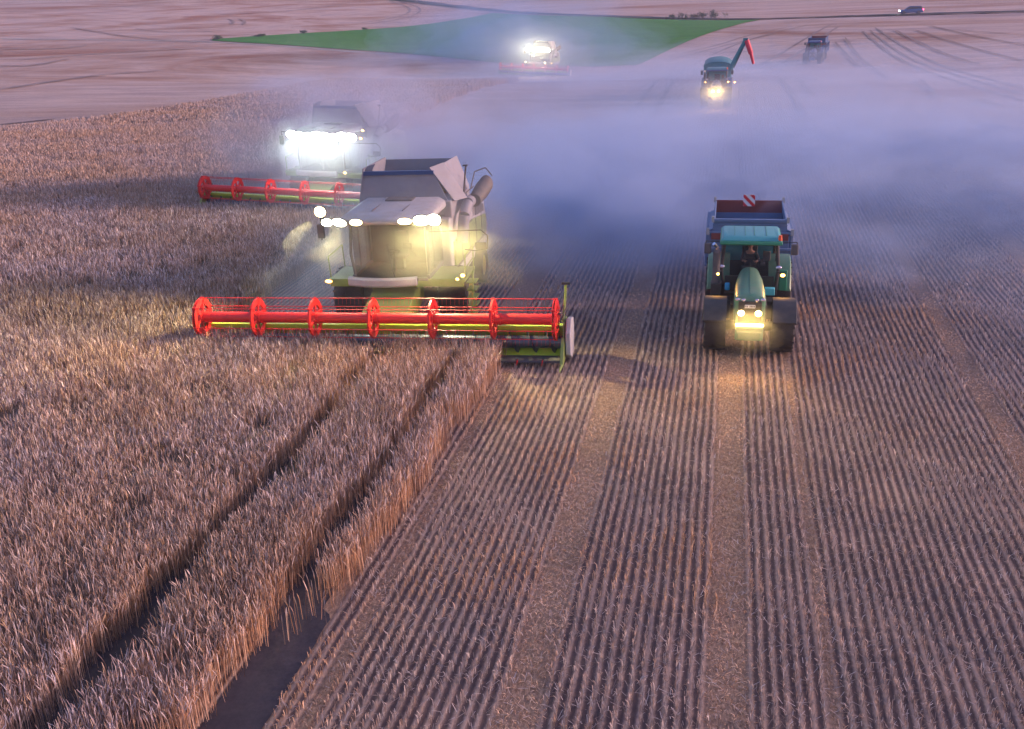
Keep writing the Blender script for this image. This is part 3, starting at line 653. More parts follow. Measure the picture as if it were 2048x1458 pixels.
    fp = MB(); fp.quadp((1.62, 1.0, 3.86), (1.95, 1.5, 3.86), (1.22, 1.45, 5.06), (.86, .95, 4.98), .05); fp.quadp((1.6, 1.6, 3.86), (1.6, 3.5, 3.86), (1.2, 3.5, 4.95), (1.15, 1.6, 5.0), .04); fp.build('extension_flap', 'tank', E_)
    tr_ = MB(); tr_.prism([(-1.55, 4.75), (-1.30, 5.05), (-1.02, 5.12), (-1.15, 4.9), (-.98, 4.82)], 1.1, 1.16, axis='y'); tr_.build('extension_corner', 'tank', E_)
    tk2 = MB(); tk2.ell((-.25, 2.3, 3.95), (1.35, 1.25, .65), 24); tk2.build('grain_heap', simple_ground('grain', (.42, .27, .12), (.5, .34, .16), (4, 4, 4), 60), t)
    # unloading pipe folded back along the side
    ap = MB(); ap.tube([(1.75, 1.2, 2.4), (1.85, 1.35, 3.3), (1.9, 1.8, 3.62), (1.95, 3.3, 3.6)], .19, n=18); ap.build('unloading_pipe', 'tank', t)
    ao = MB(); ao.loft([[(2.05+.22*math.cos(a), 2.2+0*a, 3.62+.22*math.sin(a)) for a in [2*PI*i/16 for i in range(16)]], [(2.2+.27*math.cos(a), 2.7, 3.85+.30*math.sin(a)) for a in [2*PI*i/16 for i in range(16)]], [(2.3+.24*math.cos(a), 3.15, 4.02+.30*math.sin(a)) for a in [2*PI*i/16 for i in range(16)]]])
    ao.build('air_intake', 'grey', t)
    st2 = MB(); st2.tube([(1.72, 2.0, 3.7), (1.86, 2.0, 4.72)], .03); st2.box((1.84, 2.0, 4.74), (.16, .08, .05)); st2.tube([(1.72, 2.0, 3.75), (2.0, 2.4, 3.95)], .02); st2.tube([(1.9, 2.4, 3.9), (2.0, 2.7, 4.4), (2.35, 2.9, 4.5), (2.55, 3.0, 4.2)], .02); st2.build('hand_rail', 'grey', t)
    # mirrors
    for s, x, z in ((1, 2.92, 2.9), (-1, -2.28, 3.4)):
        m_ = MB(); m_.box((x, -1.25, z-.12), (.36 if s > 0 else .24, .08, .22 if s > 0 else .46)); mo_ = m_.build('mirror', 'grey', t, bevel=.03)
        q = MB()
        if s > 0: q.tube([(1.3, -1.3, 3.25), (2.95, -1.25, 3.28), (3.15, -1.25, 3.1), (3.12, -1.25, 2.68), (2.7, -1.25, 2.62), (2.4, -1.25, 2.66)], .018)
        else: q.tube([(-1.3, -1.3, 3.6), (-2.25, -1.25, 3.72), (-2.28, -1.25, 3.0)], .02)
        q.build('mirror_arm', 'black', mo_)
        q = MB(); q.box((x, -1.205, z-.12), (.30 if s > 0 else .18, .012, .17 if s > 0 else .38)); q.build('mirror_face', 'mirror', mo_)
    for o in list(t.children):      # the cab, its roof and platform sit a little above the chassis
        if o.name.split('.')[0] in ('platform', 'front_bar', 'windscreen', 'cab_frame', 'side_window', 'seat', 'steering_column', 'monitor', 'cab_roof', 'mirror', 'hand_rail'): o.location.z += .12
    for L_ in lights: lamp(t, *L_[:3], **L_[3])
    return t
SP = (1, .84, .42)
amb = dict(name='position_light', oval=1.2)
L1 = [((-2.2, -1.35, 4.05), .17, 'lwarm', dict(light=(900, (1, .80, .36), 75), oval=1.1, aim=(-1, -.38, -.40))),
      ((-1.34, -2.06, 3.86), .135, 'lw', dict(light=(380, SP, 110), oval=2.0, d=(-.35, -1, -.30))), ((-1.78, -1.95, 3.84), .12, 'lw', dict(oval=1.5)),
      ((-.80, -2.07, 3.86), .10, 'lwarm', dict(oval=2.0)),
      ((.76, -2.07, 3.88), .10, 'lwarm', dict(oval=2.2)),
      ((1.28, -2.05, 3.90), .19, 'lw', dict(light=(560, SP, 130), oval=1.3, d=(.2, -1, -.45))), ((1.66, -1.98, 3.90), .18, 'lw', dict(oval=1.2, light=(650, (1, .80, .36), 62), aim=(1, -.50, -.56))),
      ((-2.08, -1.6, 1.84), .055, 'lam', dict(oval=2.2, name='position_light')), ((2.36, -1.62, 2.04), .06, 'lam', amb), ((2.18, -1.62, 1.92), .045, 'lam', amb)]
cb1 = make_combine('nearest combine harvester, full red reel in front, lime platform, raised grey tank walls', (-10.30, 30.85, 0), R(2), .30, L1)
cb1.rotation_euler.y = R(-.9)
L2 = [((-1.25+.45*k, -2.03, 3.76+.04*math.cos(k*2)), .23, 'lglare', dict(light=(150, (.93, 1, .90), 125) if k in (1, 4, 6) else None, oval=1.4, d=(-.05+.05*k, -1, -.28))) for k in range(8)]
L2 += [((.55, -2.0, 3.36), .17, 'lglare', dict(oval=1.2)), ((.95, -2.0, 3.45), .17, 'lglare', dict(oval=1.2)), ((2.1, -1.2, 3.62), .06, 'lam', amb), ((2.05, -.8, 3.95), .05, 'lam', amb), ((-.95, -1.7, 1.9), .05, 'lam', amb), ((1.35, -1.7, 1.95), .06, 'lam', amb)]
cb2 = make_combine('combine harvester half hidden behind the nearest one, roof lights glaring white', (-20.05, 49.6, 0), R(-4), .75, L2)
cb2.rotation_euler.y = R(1.5)
L3 = [((-1.55+.46*k, -2.03, 3.9), .30, 'lw', dict(light=(80, (1, 1, .85), 130) if k in (2, 5) else None, oval=1.4)) for k in range(8)]
L3 += [((x, -1.7, 1.9), .07, 'lam' if x > 2 else 'lwarm', amb) for x in (-1.95, -1.3, 1.25, 2.3)]
cb3 = make_combine('farthest small combine harvester in blue dust by the green field, roof lights lit', (-30.0, 165.5, tz(-30, 164)), R(-6), .5, L3)
cb3.rotation_euler.y = R(3)

# ------------------------------------------------------------------ tractor
def make_tractor(label, loc, rz, body='tgreen', roof='teal', roof2='roofgreen', lit=True, rimm='rim', group='tractors on the stubble field', power=1.0):
    t = thing('tractor', label, 'tractor', loc, rz, group)
    for s in (-1, 1): wheel(t, s*.98, -.4, .78, .64, rimm, s, 20)
    for s in (-1, 1): wheel(t, s*.98, 2.75, 1.02, .72, rimm, s, 22)
    ch = MB(); ch.box((0, 1.2, .85), (.55, 4.2, .5)); ch.cyl((-.9, -.4, .78), (.9, -.4, .78), .14); ch.cyl((-.9, 2.75, 1.02), (.9, 2.75, 1.02), .2); ch.box((0, 1.2, .9), (1.1, 1.6, .55))
    for s in (-1, 1): ch.box((s*.62, 1.35, .85), (.35, .9, .6))
    ch.build('chassis', 'black', t, bevel=.03)
    # bonnet: arched sections from nose to windscreen
    def arch(y, w, zt, zb, dome):
        pts = [(-w, y, zb)]
        for i in range(13):
            a = PI-PI*i/12; cx = math.copysign(abs(math.cos(a))**.75, math.cos(a)); pts.append((w*cx, y, zt-dome+dome*math.sin(a)**.8))
        return pts+[(w, y, zb)]
    h = MB(); h.loft([arch(-.96, .38, 1.78, 1.06, .10), arch(-.90, .43, 1.87, 1.02, .14), arch(-.6, .46, 1.92, 1.0, .28), arch(.1, .455, 2.0, 1.0, .40), arch(.8, .42, 2.08, 1.0, .50), arch(1.30, .36, 2.12, 1.0, .60)])
    hb = h.build('bonnet', body, t, smooth=50)
    sm_ = MB(); sm_.tube([(0, -.9, 1.875), (0, -.6, 1.925), (0, .1, 2.005), (0, .8, 2.085), (0, 1.3, 2.125)], .008, n=5); sm_.build('bonnet_crease', 'tgreen' if body == 'tgreen' else body, hb)
    g = MB(); g.box((0, -1.0, 1.40), (.66, .06, .62)); 
    for k in range(13): g.box((0, -1.035, 1.14+k*.042), (.58, .012, .014))
    g.build('front_grille', 'black', t, bevel=.015)
    for s in (-1, 1):
        for x in (.19, .36):
            q = MB(); q.ell((s*x, -1.0+.05*(x > .3), 1.755), (.075 if x > .3 else .058, .03, .045), 14); q.build('upper_headlamp', 'loff', t)
    if body == 'tgreen':
        npl = MB(); npl.box((0, -1.06, 1.58), (.30, .012, .10)); o = npl.build('number_plate', 'plate', t)
        ch_ = MB()
        for k in range(7):
            if k in (2,): continue
            ch_.box((-.12+.04*k, -1.068, 1.58), (.022, .004, .055)); 
        ch_.build('plate_characters', 'ink', o)
    for s in (-1, 1): lamp(t, (s*.245, -1.05, 1.37), .095, 'lhead' if lit else 'loff', name='headlight', oval=1.0, d=(0, -1, -.10), light=(80*power, (1, .66, .24), 110) if lit else None)
    ft = MB(); ft.box((0, -1.15, .84), (.80, .42, .42)); ft.box((0, -1.38, .78), (.70, .08, .28)); ft.build('front_weight', body, t, bevel=.05)
    fb = MB(); fb.box((0, -1.30, 1.09), (.80, .14, .075)); fb.build('front_bumper', 'lbar' if lit and body == 'tgreen' else 'black', t, bevel=.02)  # bumper glows by its material; painted light, no lamp here
    for s in (-1, 1):
        fd = MB(); rings = []
        for i in range(9):
            a = R(25+i*16); rr = .88; yy, zz = -.4+rr*math.cos(a), .76+rr*math.sin(a)
            rings.append([(s*.66, yy, zz), (s*1.32, yy, zz), (s*1.34, yy+.01, zz-.06), (s*.66, yy+.01, zz-.04)])
        fd.loft(rings); fd.build('front_mudguard', 'black', t)
        fd = MB(); rings = []
        for i in range(9):
            a = R(35+i*16); rr = 1.14; yy, zz = 2.75+rr*math.cos(a), 1.02+rr*math.sin(a)
            rings.append([(s*.60, yy, zz), (s*1.26, yy, zz), (s*1.30, yy, zz-.09), (s*.60, yy, zz-.05)])
        fd.loft(rings); fd.build('rear_mudguard', body, t)
    # cab
    def pil(a, b, r=.05): return MB().tube([a, b], r)
    cf = MB(); cw = .86
    for s in (-1, 1):
        cf.tube([(s*.80, 1.42, 1.35), (s*.86, 1.36, 2.0), (s*.80, 1.50, 2.84)], .055); cf.tube([(s*.86, 2.35, 1.5), (s*.84, 2.3, 2.84)], .045); cf.tube([(s*.80, 3.15, 1.7), (s*.80, 3.05, 2.84)], .05)
        cf.box((s*.80, 1.9, 1.38), (.12, 1.1, .30))
    cf.box((0, 2.25, 1.18), (1.6, 1.8, .12)); cf.box((0, 3.1, 1.5), (1.5, .08, .7)); cf.box((0, 1.42, 1.55), (1.5, .06, .5)); cf.build('cab_frame', 'black', t, bevel=.01)
    wg = MB(); wg.quadp((-.80, 1.40, 1.8), (.80, 1.40, 1.8), (.76, 1.50, 2.82), (-.76, 1.50, 2.82), .01); wg.build('windscreen', 'glass', t)
    bgp = MB(); bgp.quadp((-.76, 3.12, 1.8), (.76, 3.12, 1.8), (.76, 3.05, 2.82), (-.76, 3.05, 2.82), .01); bgp.build('rear_window', 'backglass', t)
    sg = MB()
    for s in (-1, 1): sg.quadp((s*.86, 1.45, 1.5), (s*.84, 3.1, 1.8), (s*.82, 3.05, 2.82), (s*.82, 1.5, 2.82), .01)
    sg.sides('side_window', 'glass', t)
    rf = MB(); rf.loft([[(-.86, 1.22, 2.82), (.86, 1.26, 2.82), (.86, 2.95, 2.82), (-.86, 2.95, 2.82)], [(-.94, 1.14, 2.86), (.94, 1.14, 2.86), (.93, 3.0, 2.86), (-.93, 3.0, 2.86)], [(-.93, 1.16, 2.96), (.93, 1.16, 2.96), (.92, 3.0, 2.96), (-.92, 3.0, 2.96)]])
    rfo = rf.build('cab_roof', roof2, t, bevel=.02)
    rt_ = MB(); rt_.loft([[(-.91, 1.20, 2.962), (.91, 1.20, 2.962), (.9, 2.96, 2.962), (-.9, 2.96, 2.962)], [(-.84, 1.30, 3.05), (.84, 1.30, 3.05), (.84, 2.85, 3.05), (-.84, 2.85, 3.05)], [(-.70, 1.5, 3.08), (.70, 1.5, 3.08), (.70, 2.75, 3.08), (-.70, 2.75, 3.08)]])
    rt_.build('roof_panel', roof, rfo, bevel=.02)
    rs = MB()
    for x in (-.5, -.18, .1, .46): rs.box((x, 2.1, 3.07), (.016, 1.25, .04))
    rs.build('roof_seam', roof2, rfo)
    q = MB(); q.cyl((.86, 1.28, 2.98), (.86, 1.28, 3.14), .065, .05, n=14); q.build('beacon', 'orange', rfo)
    ex = MB(); ex.cyl((-1.02, 1.15, 1.5), (-1.02, 1.15, 2.62), .115, n=18); ex.cyl((-1.02, 1.15, 2.62), (-1.02, 1.15, 2.70), .115, .065, n=18); eo = ex.build('exhaust_stack', 'grey', t)
    q = MB(); q.tube([(-1.02, 1.15, 2.66), (-1.02, 1.15, 2.78), (-1.12, 1.05, 2.90)], .055, n=12); q.build('exhaust_tip', 'chrome', eo)
    ai = MB(); ai.box((-1.0, 1.2, 1.45), (.34, .4, .4)); ai.build('air_filter_box', 'black', t, bevel=.03)
    for s in (-1, 1):
        m_ = MB(); m_.box((s*1.30, 1.2, 2.72), (.21, .09, .34)); mo_ = m_.build('mirror', 'grey', t, bevel=.03)
        q = MB(); q.tube([(s*.84, 1.35, 2.88), (s*1.36, 1.2, 2.95), (s*1.38, 1.2, 2.80)], .014); q.build('mirror_arm', 'black', mo_)
        q = MB(); q.box((s*1.30, 1.25, 2.72), (.17, .01, .29)); q.build('mirror_face', 'mirror', mo_)
        b = MB(); b.tube([(s*.84, 1.4, 1.95), (s*.97, 1.1, 2.0)], .02); b.build('lamp_bracket', 'black', t)
        q = MB(); q.ell((s*.86, 1.16, 2.16), (.095, .05, .055), 14); q.build('work_lamp', 'loff', t)
        lamp(t, (s*.99, 1.08, 1.94), .055, 'lam' if lit else 'loff', name='indicator_light', oval=1.3, light=(6, (1, .45, .08), 150) if lit else None)
    se = MB(); se.box((.02, 2.55, 1.72), (.52, .5, .14)); se.box((.02, 2.82, 2.1), (.48, .12, .7), rot=(-8, 0, 0)); se.box((.02, 2.55, 1.45), (.3, .3, .45)); se.build('seat', 'seat', t, bevel=.04)
    sw = MB()
    for i in range(20):
        a, b = 2*PI*i/20, 2*PI*(i+1)/20; f_ = lambda u: (.02+.2*math.cos(u), 2.02+.17*math.sin(u), 2.08-.10*math.sin(u)*-1)
        sw.cyl(f_(a), f_(b), .015, n=6)
    sw.tube([(.02, 2.02, 2.08), (.02, 1.8, 1.3)], .035); sw.box((.02, 1.72, 1.9), (.4, .15, .2), rot=(30, 0, 0)); sw.build('steering_column', 'black', t)
    ar = MB(); ar.box((.42, 2.4, 1.98), (.14, .5, .08)); ar.box((.52, 2.0, 2.3), (.05, .24, .3), rot=(0, 0, 60)); ar.tube([(.45, 2.3, 2.0), (.5, 2.05, 2.25)], .02); ar.build('armrest_console', 'grey', t, bevel=.02)
    if body == 'tgreen':
        q = MB(); q.box((-.66, 1.05, 1.55), (.16, .12, .24)); q.build('blue_canister', 'bluesticker', t, bevel=.04)
        q = MB(); q.box((.62, .95, 1.46), (.30, .2, .22)); q.build('tool_case', 'cyan', t, bevel=.02)
        q = MB(); q.box((1.04, 1.65, 1.62), (.24, .10, .66)); q.build('green_side_panel', 'roofgreen', t, bevel=.02)
    return t
TX, TY = .88, 29.6
tr1 = make_tractor('large green tractor with teal roof and yellow headlights, towing a blue trailer', (TX, TY, 0), 0)

# ------------------------------------------------------------------ driver
def skin_mesh(name, pts, edges, radii, m, parent, root=0, sub=2):
    me = bpy.data.meshes.new(name); me.from_pydata([Vector(p) for p in pts], edges, []); o = bpy.data.objects.new(name, me); C.objects.link(o); o.parent = parent
    me.materials.append(M[m]); sk = o.modifiers.new('skin', 'SKIN'); sk.use_smooth_shade = True
    for i, r in enumerate(radii): me.skin_vertices[0].data[i].radius = r if isinstance(r, tuple) else (r, r)
    me.skin_vertices[0].data[root].use_root = True
    ss = o.modifiers.new('sub', 'SUBSURF'); ss.levels = sub; ss.render_levels = sub
    return o
def make_driver(loc):
    d = thing('person', 'person in a dark shirt driving the large green tractor, hands on the wheel', 'person', loc)
    # pelvis at origin, facing -Y
    P = [(0, 0, 0), (0, .01, .18), (0, .0, .36), (0, -.01, .50), (0, -.02, .60), (0, -.035, .70), (0, -.045, .79),
         (-.17, 0, .49), (-.27, -.10, .27), (-.175, -.36, .30), (.17, 0, .49), (.27, -.10, .27), (.175, -.36, .30),
         (-.10, -.02, -.02), (-.14, -.42, .03), (-.14, -.50, -.36), (-.14, -.62, -.40), (.10, -.02, -.02), (.14, -.42, .03), (.14, -.50, -.36), (.14, -.62, -.40), (-.155, -.43, .325), (.155, -.43, .325)]
    Ed = [(0, 1), (1, 2), (2, 3), (3, 4), (4, 5), (5, 6), (3, 7), (7, 8), (8, 9), (9, 21), (3, 10), (10, 11), (11, 12), (12, 22), (0, 13), (13, 14), (14, 15), (15, 16), (0, 17), (17, 18), (18, 19), (19, 20)]
    Rr = [(.14, .10), (.135, .10), (.15, .10), (.12, .085), .05, (.072, .085), (.070, .085), .058, .044, .028, .058, .044, .028, .085, .062, .045, .04, .085, .062, .045, .04, (.038, .02), (.038, .02)]
    body = skin_mesh('body', P, Ed, Rr, 'skin', d)
    # fingers closed round the wheel rim
    for s in (-1, 1):
        for k, l in enumerate((.9, 1.0, .95, .75)):
            x = s*(.13+.0*k); bx = s*(.185-.019*k)
            skin_mesh('finger', [(bx, -.445, .335), (bx-s*.002, -.475, .338), (bx-s*.002, -.487*1.0, .315), (bx, -.470, .298)], [(0, 1), (1, 2), (2, 3)], [.010*l, .0095*l, .009*l, .008*l], 'skin', body, sub=1)
        skin_mesh('thumb', [(s*.125, -.405, .335), (s*.105, -.43, .343), (s*.098, -.455, .338)], [(0, 1), (1, 2)], [.011, .010, .009], 'skin', body, sub=1)
    fc = MB(); fc.prism([(-.13, .70), (-.155, .715), (-.128, .755)], -.012, .012); fc.ell((-.074, -.05, .725), (.012, .022, .032)); fc.ell((.074, -.05, .725), (.012, .022, .032)); fc.build('nose_and_ears', 'skin', body)
    ey = MB()
    for s in (-1, 1): ey.ell((s*.028, -.118, .742), (.012, .008, .007), 10)
    ey.build('eyes', 'ink', body)
    mo = MB(); mo.box((0, -.122, .678), (.045, .008, .008)); mo.build('mouth', 'maroon', body)
    hr = MB(); hr.ell((0, -.028, .795), (.082, .100, .075), 20); hr.ell((0, .0, .76), (.080, .085, .085), 16); hr.build('hair', 'hair', d)
    sh = [P[i] for i in (0, 1, 2, 3, 7, 8, 10, 11)]+[(-.215, -.24, .285), (.215, -.24, .285)]
    skin_mesh('shirt', sh, [(0, 1), (1, 2), (2, 3), (3, 4), (4, 5), (3, 6), (6, 7), (5, 8), (7, 9)], [(.165, .125), (.16, .125), (.17, .125), (.13, .10), .075, .06, .075, .06, .046, .046], 'shirt', d)
    tp = [P[0], P[13], P[14], P[15], P[17], P[18], P[19]]
    skin_mesh('trousers', tp, [(0, 1), (1, 2), (2, 3), (0, 4), (4, 5), (5, 6)], [(.16, .12), .10, .075, .06, .10, .075, .06], 'trouser', d)
    return d
make_driver((TX+.02, TY+2.40, 1.80))

# ------------------------------------------------------------------ trailer behind the tractor
def make_trailer(label, loc, rz, L=3.0, col='trailerblue', sign=True, w=1.38, we=1.22, zm=2.42, zt=2.86):
    t = thing('open_trailer', label, 'trailer', loc, rz)
    zb = 1.2; b = MB()
    b.box((0, 0, (zb+zm)/2), (2*w-.14, .06, zm-zb)); b.box((0, L, (zb+zm)/2), (2*w, .06, zm-zb)); b.box((0, L/2, zb), (2*w, L, .08))
    for s in (-1, 1): b.box((s*w, L/2, (zb+zm)/2), (.06, L, zm-zb)); b.quadp((s*w, 0, zm), (s*w, L, zm), (s*we, L, zm+.08), (s*we, 0, zm+.08), .03)
    bd = b.build('trailer_body', col, t, bevel=.01)
    r = MB()
    for z in (zb+.02, zb+.62, zm-.04):
        r.box((0, -.06, z), (2*w+.06, .08, .09))
        for s in (-1, 1): r.box((s*(w+.05), L/2, z), (.07, L+.1, .09))
    n = max(4, int(L/.75))
    for s in (-1, 1):
        for k in range(n): r.box((s*(w+.055), .15+k*(L-.3)/(n-1), (zb+zm)/2), (.05, .08, zm-zb-.1))
    r.box((0, -.06, zt-.05), (2*we+.10, .10, .10)); r.box((0, -.05, zt-.20), (2*we+.04, .05, .04))
    r.build('rail', col, bd, bevel=.012)
    m = MB(); m.box((0, -.10, zm-.16), (2*w-.2, .04, .22)); m.build('maroon_front_panel', 'maroon', t)
    u = MB(); u.box((0, -.02, (zm+zt)/2), (2*we-.02, .05, zt-zm)); u.build('upper_front_board', col, t)
    e = MB(); e.box((0, L, (zm+zt)/2), (2*we-.06, .05, zt-zm+.02)); e.build('rear_board', 'maroon', t)
    e = MB()
    for s in (-1, 1): e.quadp((s*we, .02, zm), (s*we, L, zm), (s*(we-.04), L, zt), (s*(we-.04), .02, zt), .05)
    e.sides('side_board', col, t, bevel=.01)
    for s in (-1, 1):
        for q in ((s*(we+.02), -.05, zt-.02, .09, .13, .20), (s*(we+.0), L, zt+.03, .09, .13, .18), (s*(w+.02), -.05, zm, .10, .12, .22)):
            c = MB(); c.box(q[:3], q[3:]); c.build('corner_post', 'white', t)
    if sign:
        sx, sy, sz, sw_ = .0, L-.08, zt+.02, .42
        g = MB(); g.box((sx, sy, sz), (sw_, .025, sw_)); so_ = g.build('warning_board', 'wwhite', t)
        h = sw_/2; yy = sy-.0165
        def clip(poly, f):
            out = []
            for i in range(len(poly)):
                a, b_ = poly[i], poly[(i+1) % len(poly)]; fa, fb_ = f(a), f(b_)
                if fa >= 0: out.append(a)
                if fa*fb_ < 0: k = fa/(fa-fb_); out.append((a[0]+(b_[0]-a[0])*k, a[1]+(b_[1]-a[1])*k))
            return out
        for c0 in (-.40, -.09, .22):
            p = clip(clip([(-h, -h), (h, -h), (h, h), (-h, h)], lambda q: q[0]+q[1]-c0), lambda q: c0+.15-q[0]-q[1])
            if len(p) > 2: st = MB(); st.prism([(sx+a, sz+b_) for a, b_ in p], yy-.003, yy, axis='y'); st.build('red_stripe', 'wred', so_)
    dr = MB(); dr.tube([(-.35, .2, 1.0), (0, -1.3, .75)], .06); dr.tube([(.35, .2, 1.0), (0, -1.3, .75)], .06); dr.box((-.4, L/2, 1.05), (.1, L, .25)); dr.box((.4, L/2, 1.05), (.1, L, .25)); dr.box((0, .3, 1.05), (.8, .1, .2)); dr.build('drawbar_frame', 'black', t)
    for y in ((L*.55,) if L < 4 else (L*.45, L*.45+1.4)):
        for s in (-1, 1): wheel(t, s*1.02, y, .58, .5, 'rim', s, 16)
    return t
make_trailer('blue grey open trailer with maroon boards and red white warning board behind the green tractor', (TX+.03, TY+4.75, 0), 0)

# ------------------------------------------------------------------ far tractor with grain cart and folding unloading arm
AX, AY = -1.05, 91.2
tr2 = make_tractor('distant tractor facing the camera with two warm headlights, in front of the teal grain cart', (AX, AY, tz(AX, AY)), 0, body='dblue', roof='binteal', roof2='dblue', power=1.6)
for p in ((1.55, 1.05, 1.9),): lamp(tr2, p, .06, 'lam', name='indicator_light', oval=1.2)
def make_cart(loc, rz):
    t = thing('grain_cart', 'dark teal grain cart with rounded cover and a raised teal and red unloading arm', 'grain cart', loc, rz)
    b = MB(); b.loft([[(-.5, y, .9), (.5, y, .9), (1.25, y, 1.9), (1.25, y, 2.9), (-1.25, y, 2.9), (-1.25, y, 1.9)] for y in (0, 5.5)]); b.build('cart_body', 'binteal', t, bevel=.03)
    n = 10; c = MB(); rings = []
    for y, k in ((-.05, .8), (.5, 1), (5.2, 1), (5.6, .8)): rings.append([(-1.3*math.cos(PI*i/n), y, 2.9+.55*k*math.sin(PI*i/n)) for i in range(n+1)])
    c.loft(rings, caps=True); c.build('rounded_cover', 'binteal', t)
    for s in (-1, 1): wheel(t, s*1.05, 3.0, .85, .6, 'rim', s, 20)
    d = MB(); d.tube([(0, .5, 1.1), (0, -2.2, .8)], .09); d.build('drawbar', 'black', t)
    a = MB(); a.cyl((1.0, -.1, 2.0), (1.25, -.1, 3.0), .2); a.cyl((1.25, -.1, 2.9), (2.35, -.1, 5.15), .22, .18, n=18); a.box((2.35, -.1, 5.2), (.4, .4, .28)); ar = a.build('unloading_arm', 'binteal', t)
    q = MB(); q.cyl((2.45, -.15, 5.15), (2.9, -.2, 4.0), .24, .22, n=14); q.cyl((2.9, -.2, 4.0), (3.15, -.2, 3.1), .16, .12, n=14); q.build('folded_spout', 'augred', ar)
    q = MB(); q.tube([(1.45, -.32, 2.8), (2.2, -.32, 4.5)], .035); q.build('hydraulic_ram', 'steel', ar)
    return t
make_cart((AX, AY+5.6, tz(AX, AY+5)), 0)

# far right tractor and trailer
FX, FY = 11.6, 154.8
tr3 = make_tractor('distant dark blue tractor without lit lamps, on the far stubble slope', (FX, FY, tz(FX, FY)), R(-9), body='dblue', roof='dblue', roof2='dblue', lit=False, rimm='whiterim')
make_trailer('distant dark blue trailer behind the unlit dark blue tractor on the far slope', (FX+.75, FY+4.8, tz(FX, FY)), R(-9), L=5.4, col='dblue', sign=False, zm=2.6, zt=3.3)

# ------------------------------------------------------------------ car on the far road
def make_car(loc, rz):
    t = thing('car', 'dark blue estate car driving along the far road, headlight and red tail light on', 'car', loc, rz)
    def sec(x, w, zb, zt): return [(x, -w, zb), (x, w, zb), (x, w, (zb+zt)*.55), (x, w*.94, zt), (x, -w*.94, zt), (x, -w, (zb+zt)*.55)]
    b = MB(); b.loft([sec(-2.3, .72, .35, .62), sec(-2.15, .84, .28, .80), (sec(-1.2, .90, .25, .95)), sec(0, .92, .25, 1.0), sec(1.8, .90, .25, 1.02), sec(2.25, .84, .30, 1.0), sec(2.35, .78, .38, .85)]); b.build('body', 'carblue', t, bevel=.05, smooth=60)
    c = MB(); c.loft([[(-1.15, -.82, .94), (-1.15, .82, .94), (2.2, .80, .98), (2.2, -.80, .98)], [(-.45, -.66, 1.42), (-.45, .66, 1.42), (1.95, .64, 1.44), (1.95, -.64, 1.44)]]); c.build('cabin_windows', 'glass' if False else 'black', t, bevel=.04)
    r = MB(); r.box((.75, 0, 1.46), (2.4, 1.28, .05)); r.tube([(-.4, -.6, 1.52), (1.9, -.6, 1.52)], .02); r.tube([(-.4, .6, 1.52), (1.9, .6, 1.52)], .02)
    for s in (-1, 1):
        r.tube([(-1.12, s*.80, .96), (-.45, s*.665, 1.44)], .03); r.tube([(.5, s*.82, .96), (.5, s*.665, 1.44)], .03); r.tube([(1.4, s*.82, .96), (1.4, s*.665, 1.44)], .04)
    r.build('roof', 'carblue', t)
    for x in (-1.45, 1.45):
        for s in (-1, 1):
            w = bpy.data.objects.new('wheel', None); C.objects.link(w); w.parent = t; w.location = (x, s*.82, 0); w.rotation_euler = (0, 0, PI/2)
            q = MB(); q.lathe([(-.1, .2), (-.11, .30), (0, .33), (.11, .30), (.1, .2)], (0, 0, .33), 24); q.build('tyre', 'tyre', w)
            q = MB(); q.lathe([(-.09, .2), (-.08, .05), (0, .01), (.08, .05), (.09, .2)], (0, 0, .33), 16); q.build('rim', 'steel', w)
    for s in (-1, 1):
        q = MB(); q.ell((-2.22, s*.60, .66), (.12, .20, .09), 12); q.build('headlight', 'lcar', t)
        q = MB(); q.box((2.30, s*.70, .86), (.12, .24, .26)); q.build('tail_light', 'lred', t, bevel=.03)
        q = MB(); q.box((-.85, s*.98, 1.02), (.12, .16, .12)); q.build('door_mirror', 'carblue', t, bevel=.03)
    return t
make_car((36.6, 233.9, tz(36.6, 233.9)+.17), R(0))

# ------------------------------------------------------------------ shrubs
def make_shrub(label, x, y, w, h, seed, group):
    r = np.random.default_rng(seed); z = tz(x, y)
    t = thing('shrub', label, 'shrub', (x, y, z), r.uniform(0, 6), group)
    n = 520; cl = r.normal(0, 1, (9, 3))*np.array([w*.28, w*.22, h*.18])+np.array([0, 0, h*.55])
    P = cl[r.integers(0, 9, n)]+r.normal(0, 1, (n, 3))*np.array([w*.13, w*.13, h*.15]); P[:, 2] = np.abs(P[:, 2])
    s = r.uniform(.10, .22, n)*w*.3
    a, b = r.normal(0, 1, (n, 3)), r.normal(0, 1, (n, 3)); a /= np.linalg.norm(a, axis=1)[:, None]; b = np.cross(a, b); b /= np.linalg.norm(b, axis=1)[:, None]
    V = np.stack([P-a*s[:, None], P+b*s[:, None]*.5, P+a*s[:, None], P-b*s[:, None]*.5], 1).reshape(-1, 3)
    o = np_obj('crown', V, np.arange(n)[:, None]*4+np.array([[0, 1, 2, 3]]), M['leaf'], smooth=False); o.parent = t
    st = MB()
    for k in range(5): st.cyl((0, 0, 0), tuple(cl[k]*np.array([1, 1, .9])), .05, .015, n=6)
    st.build('stems', 'bark', t)
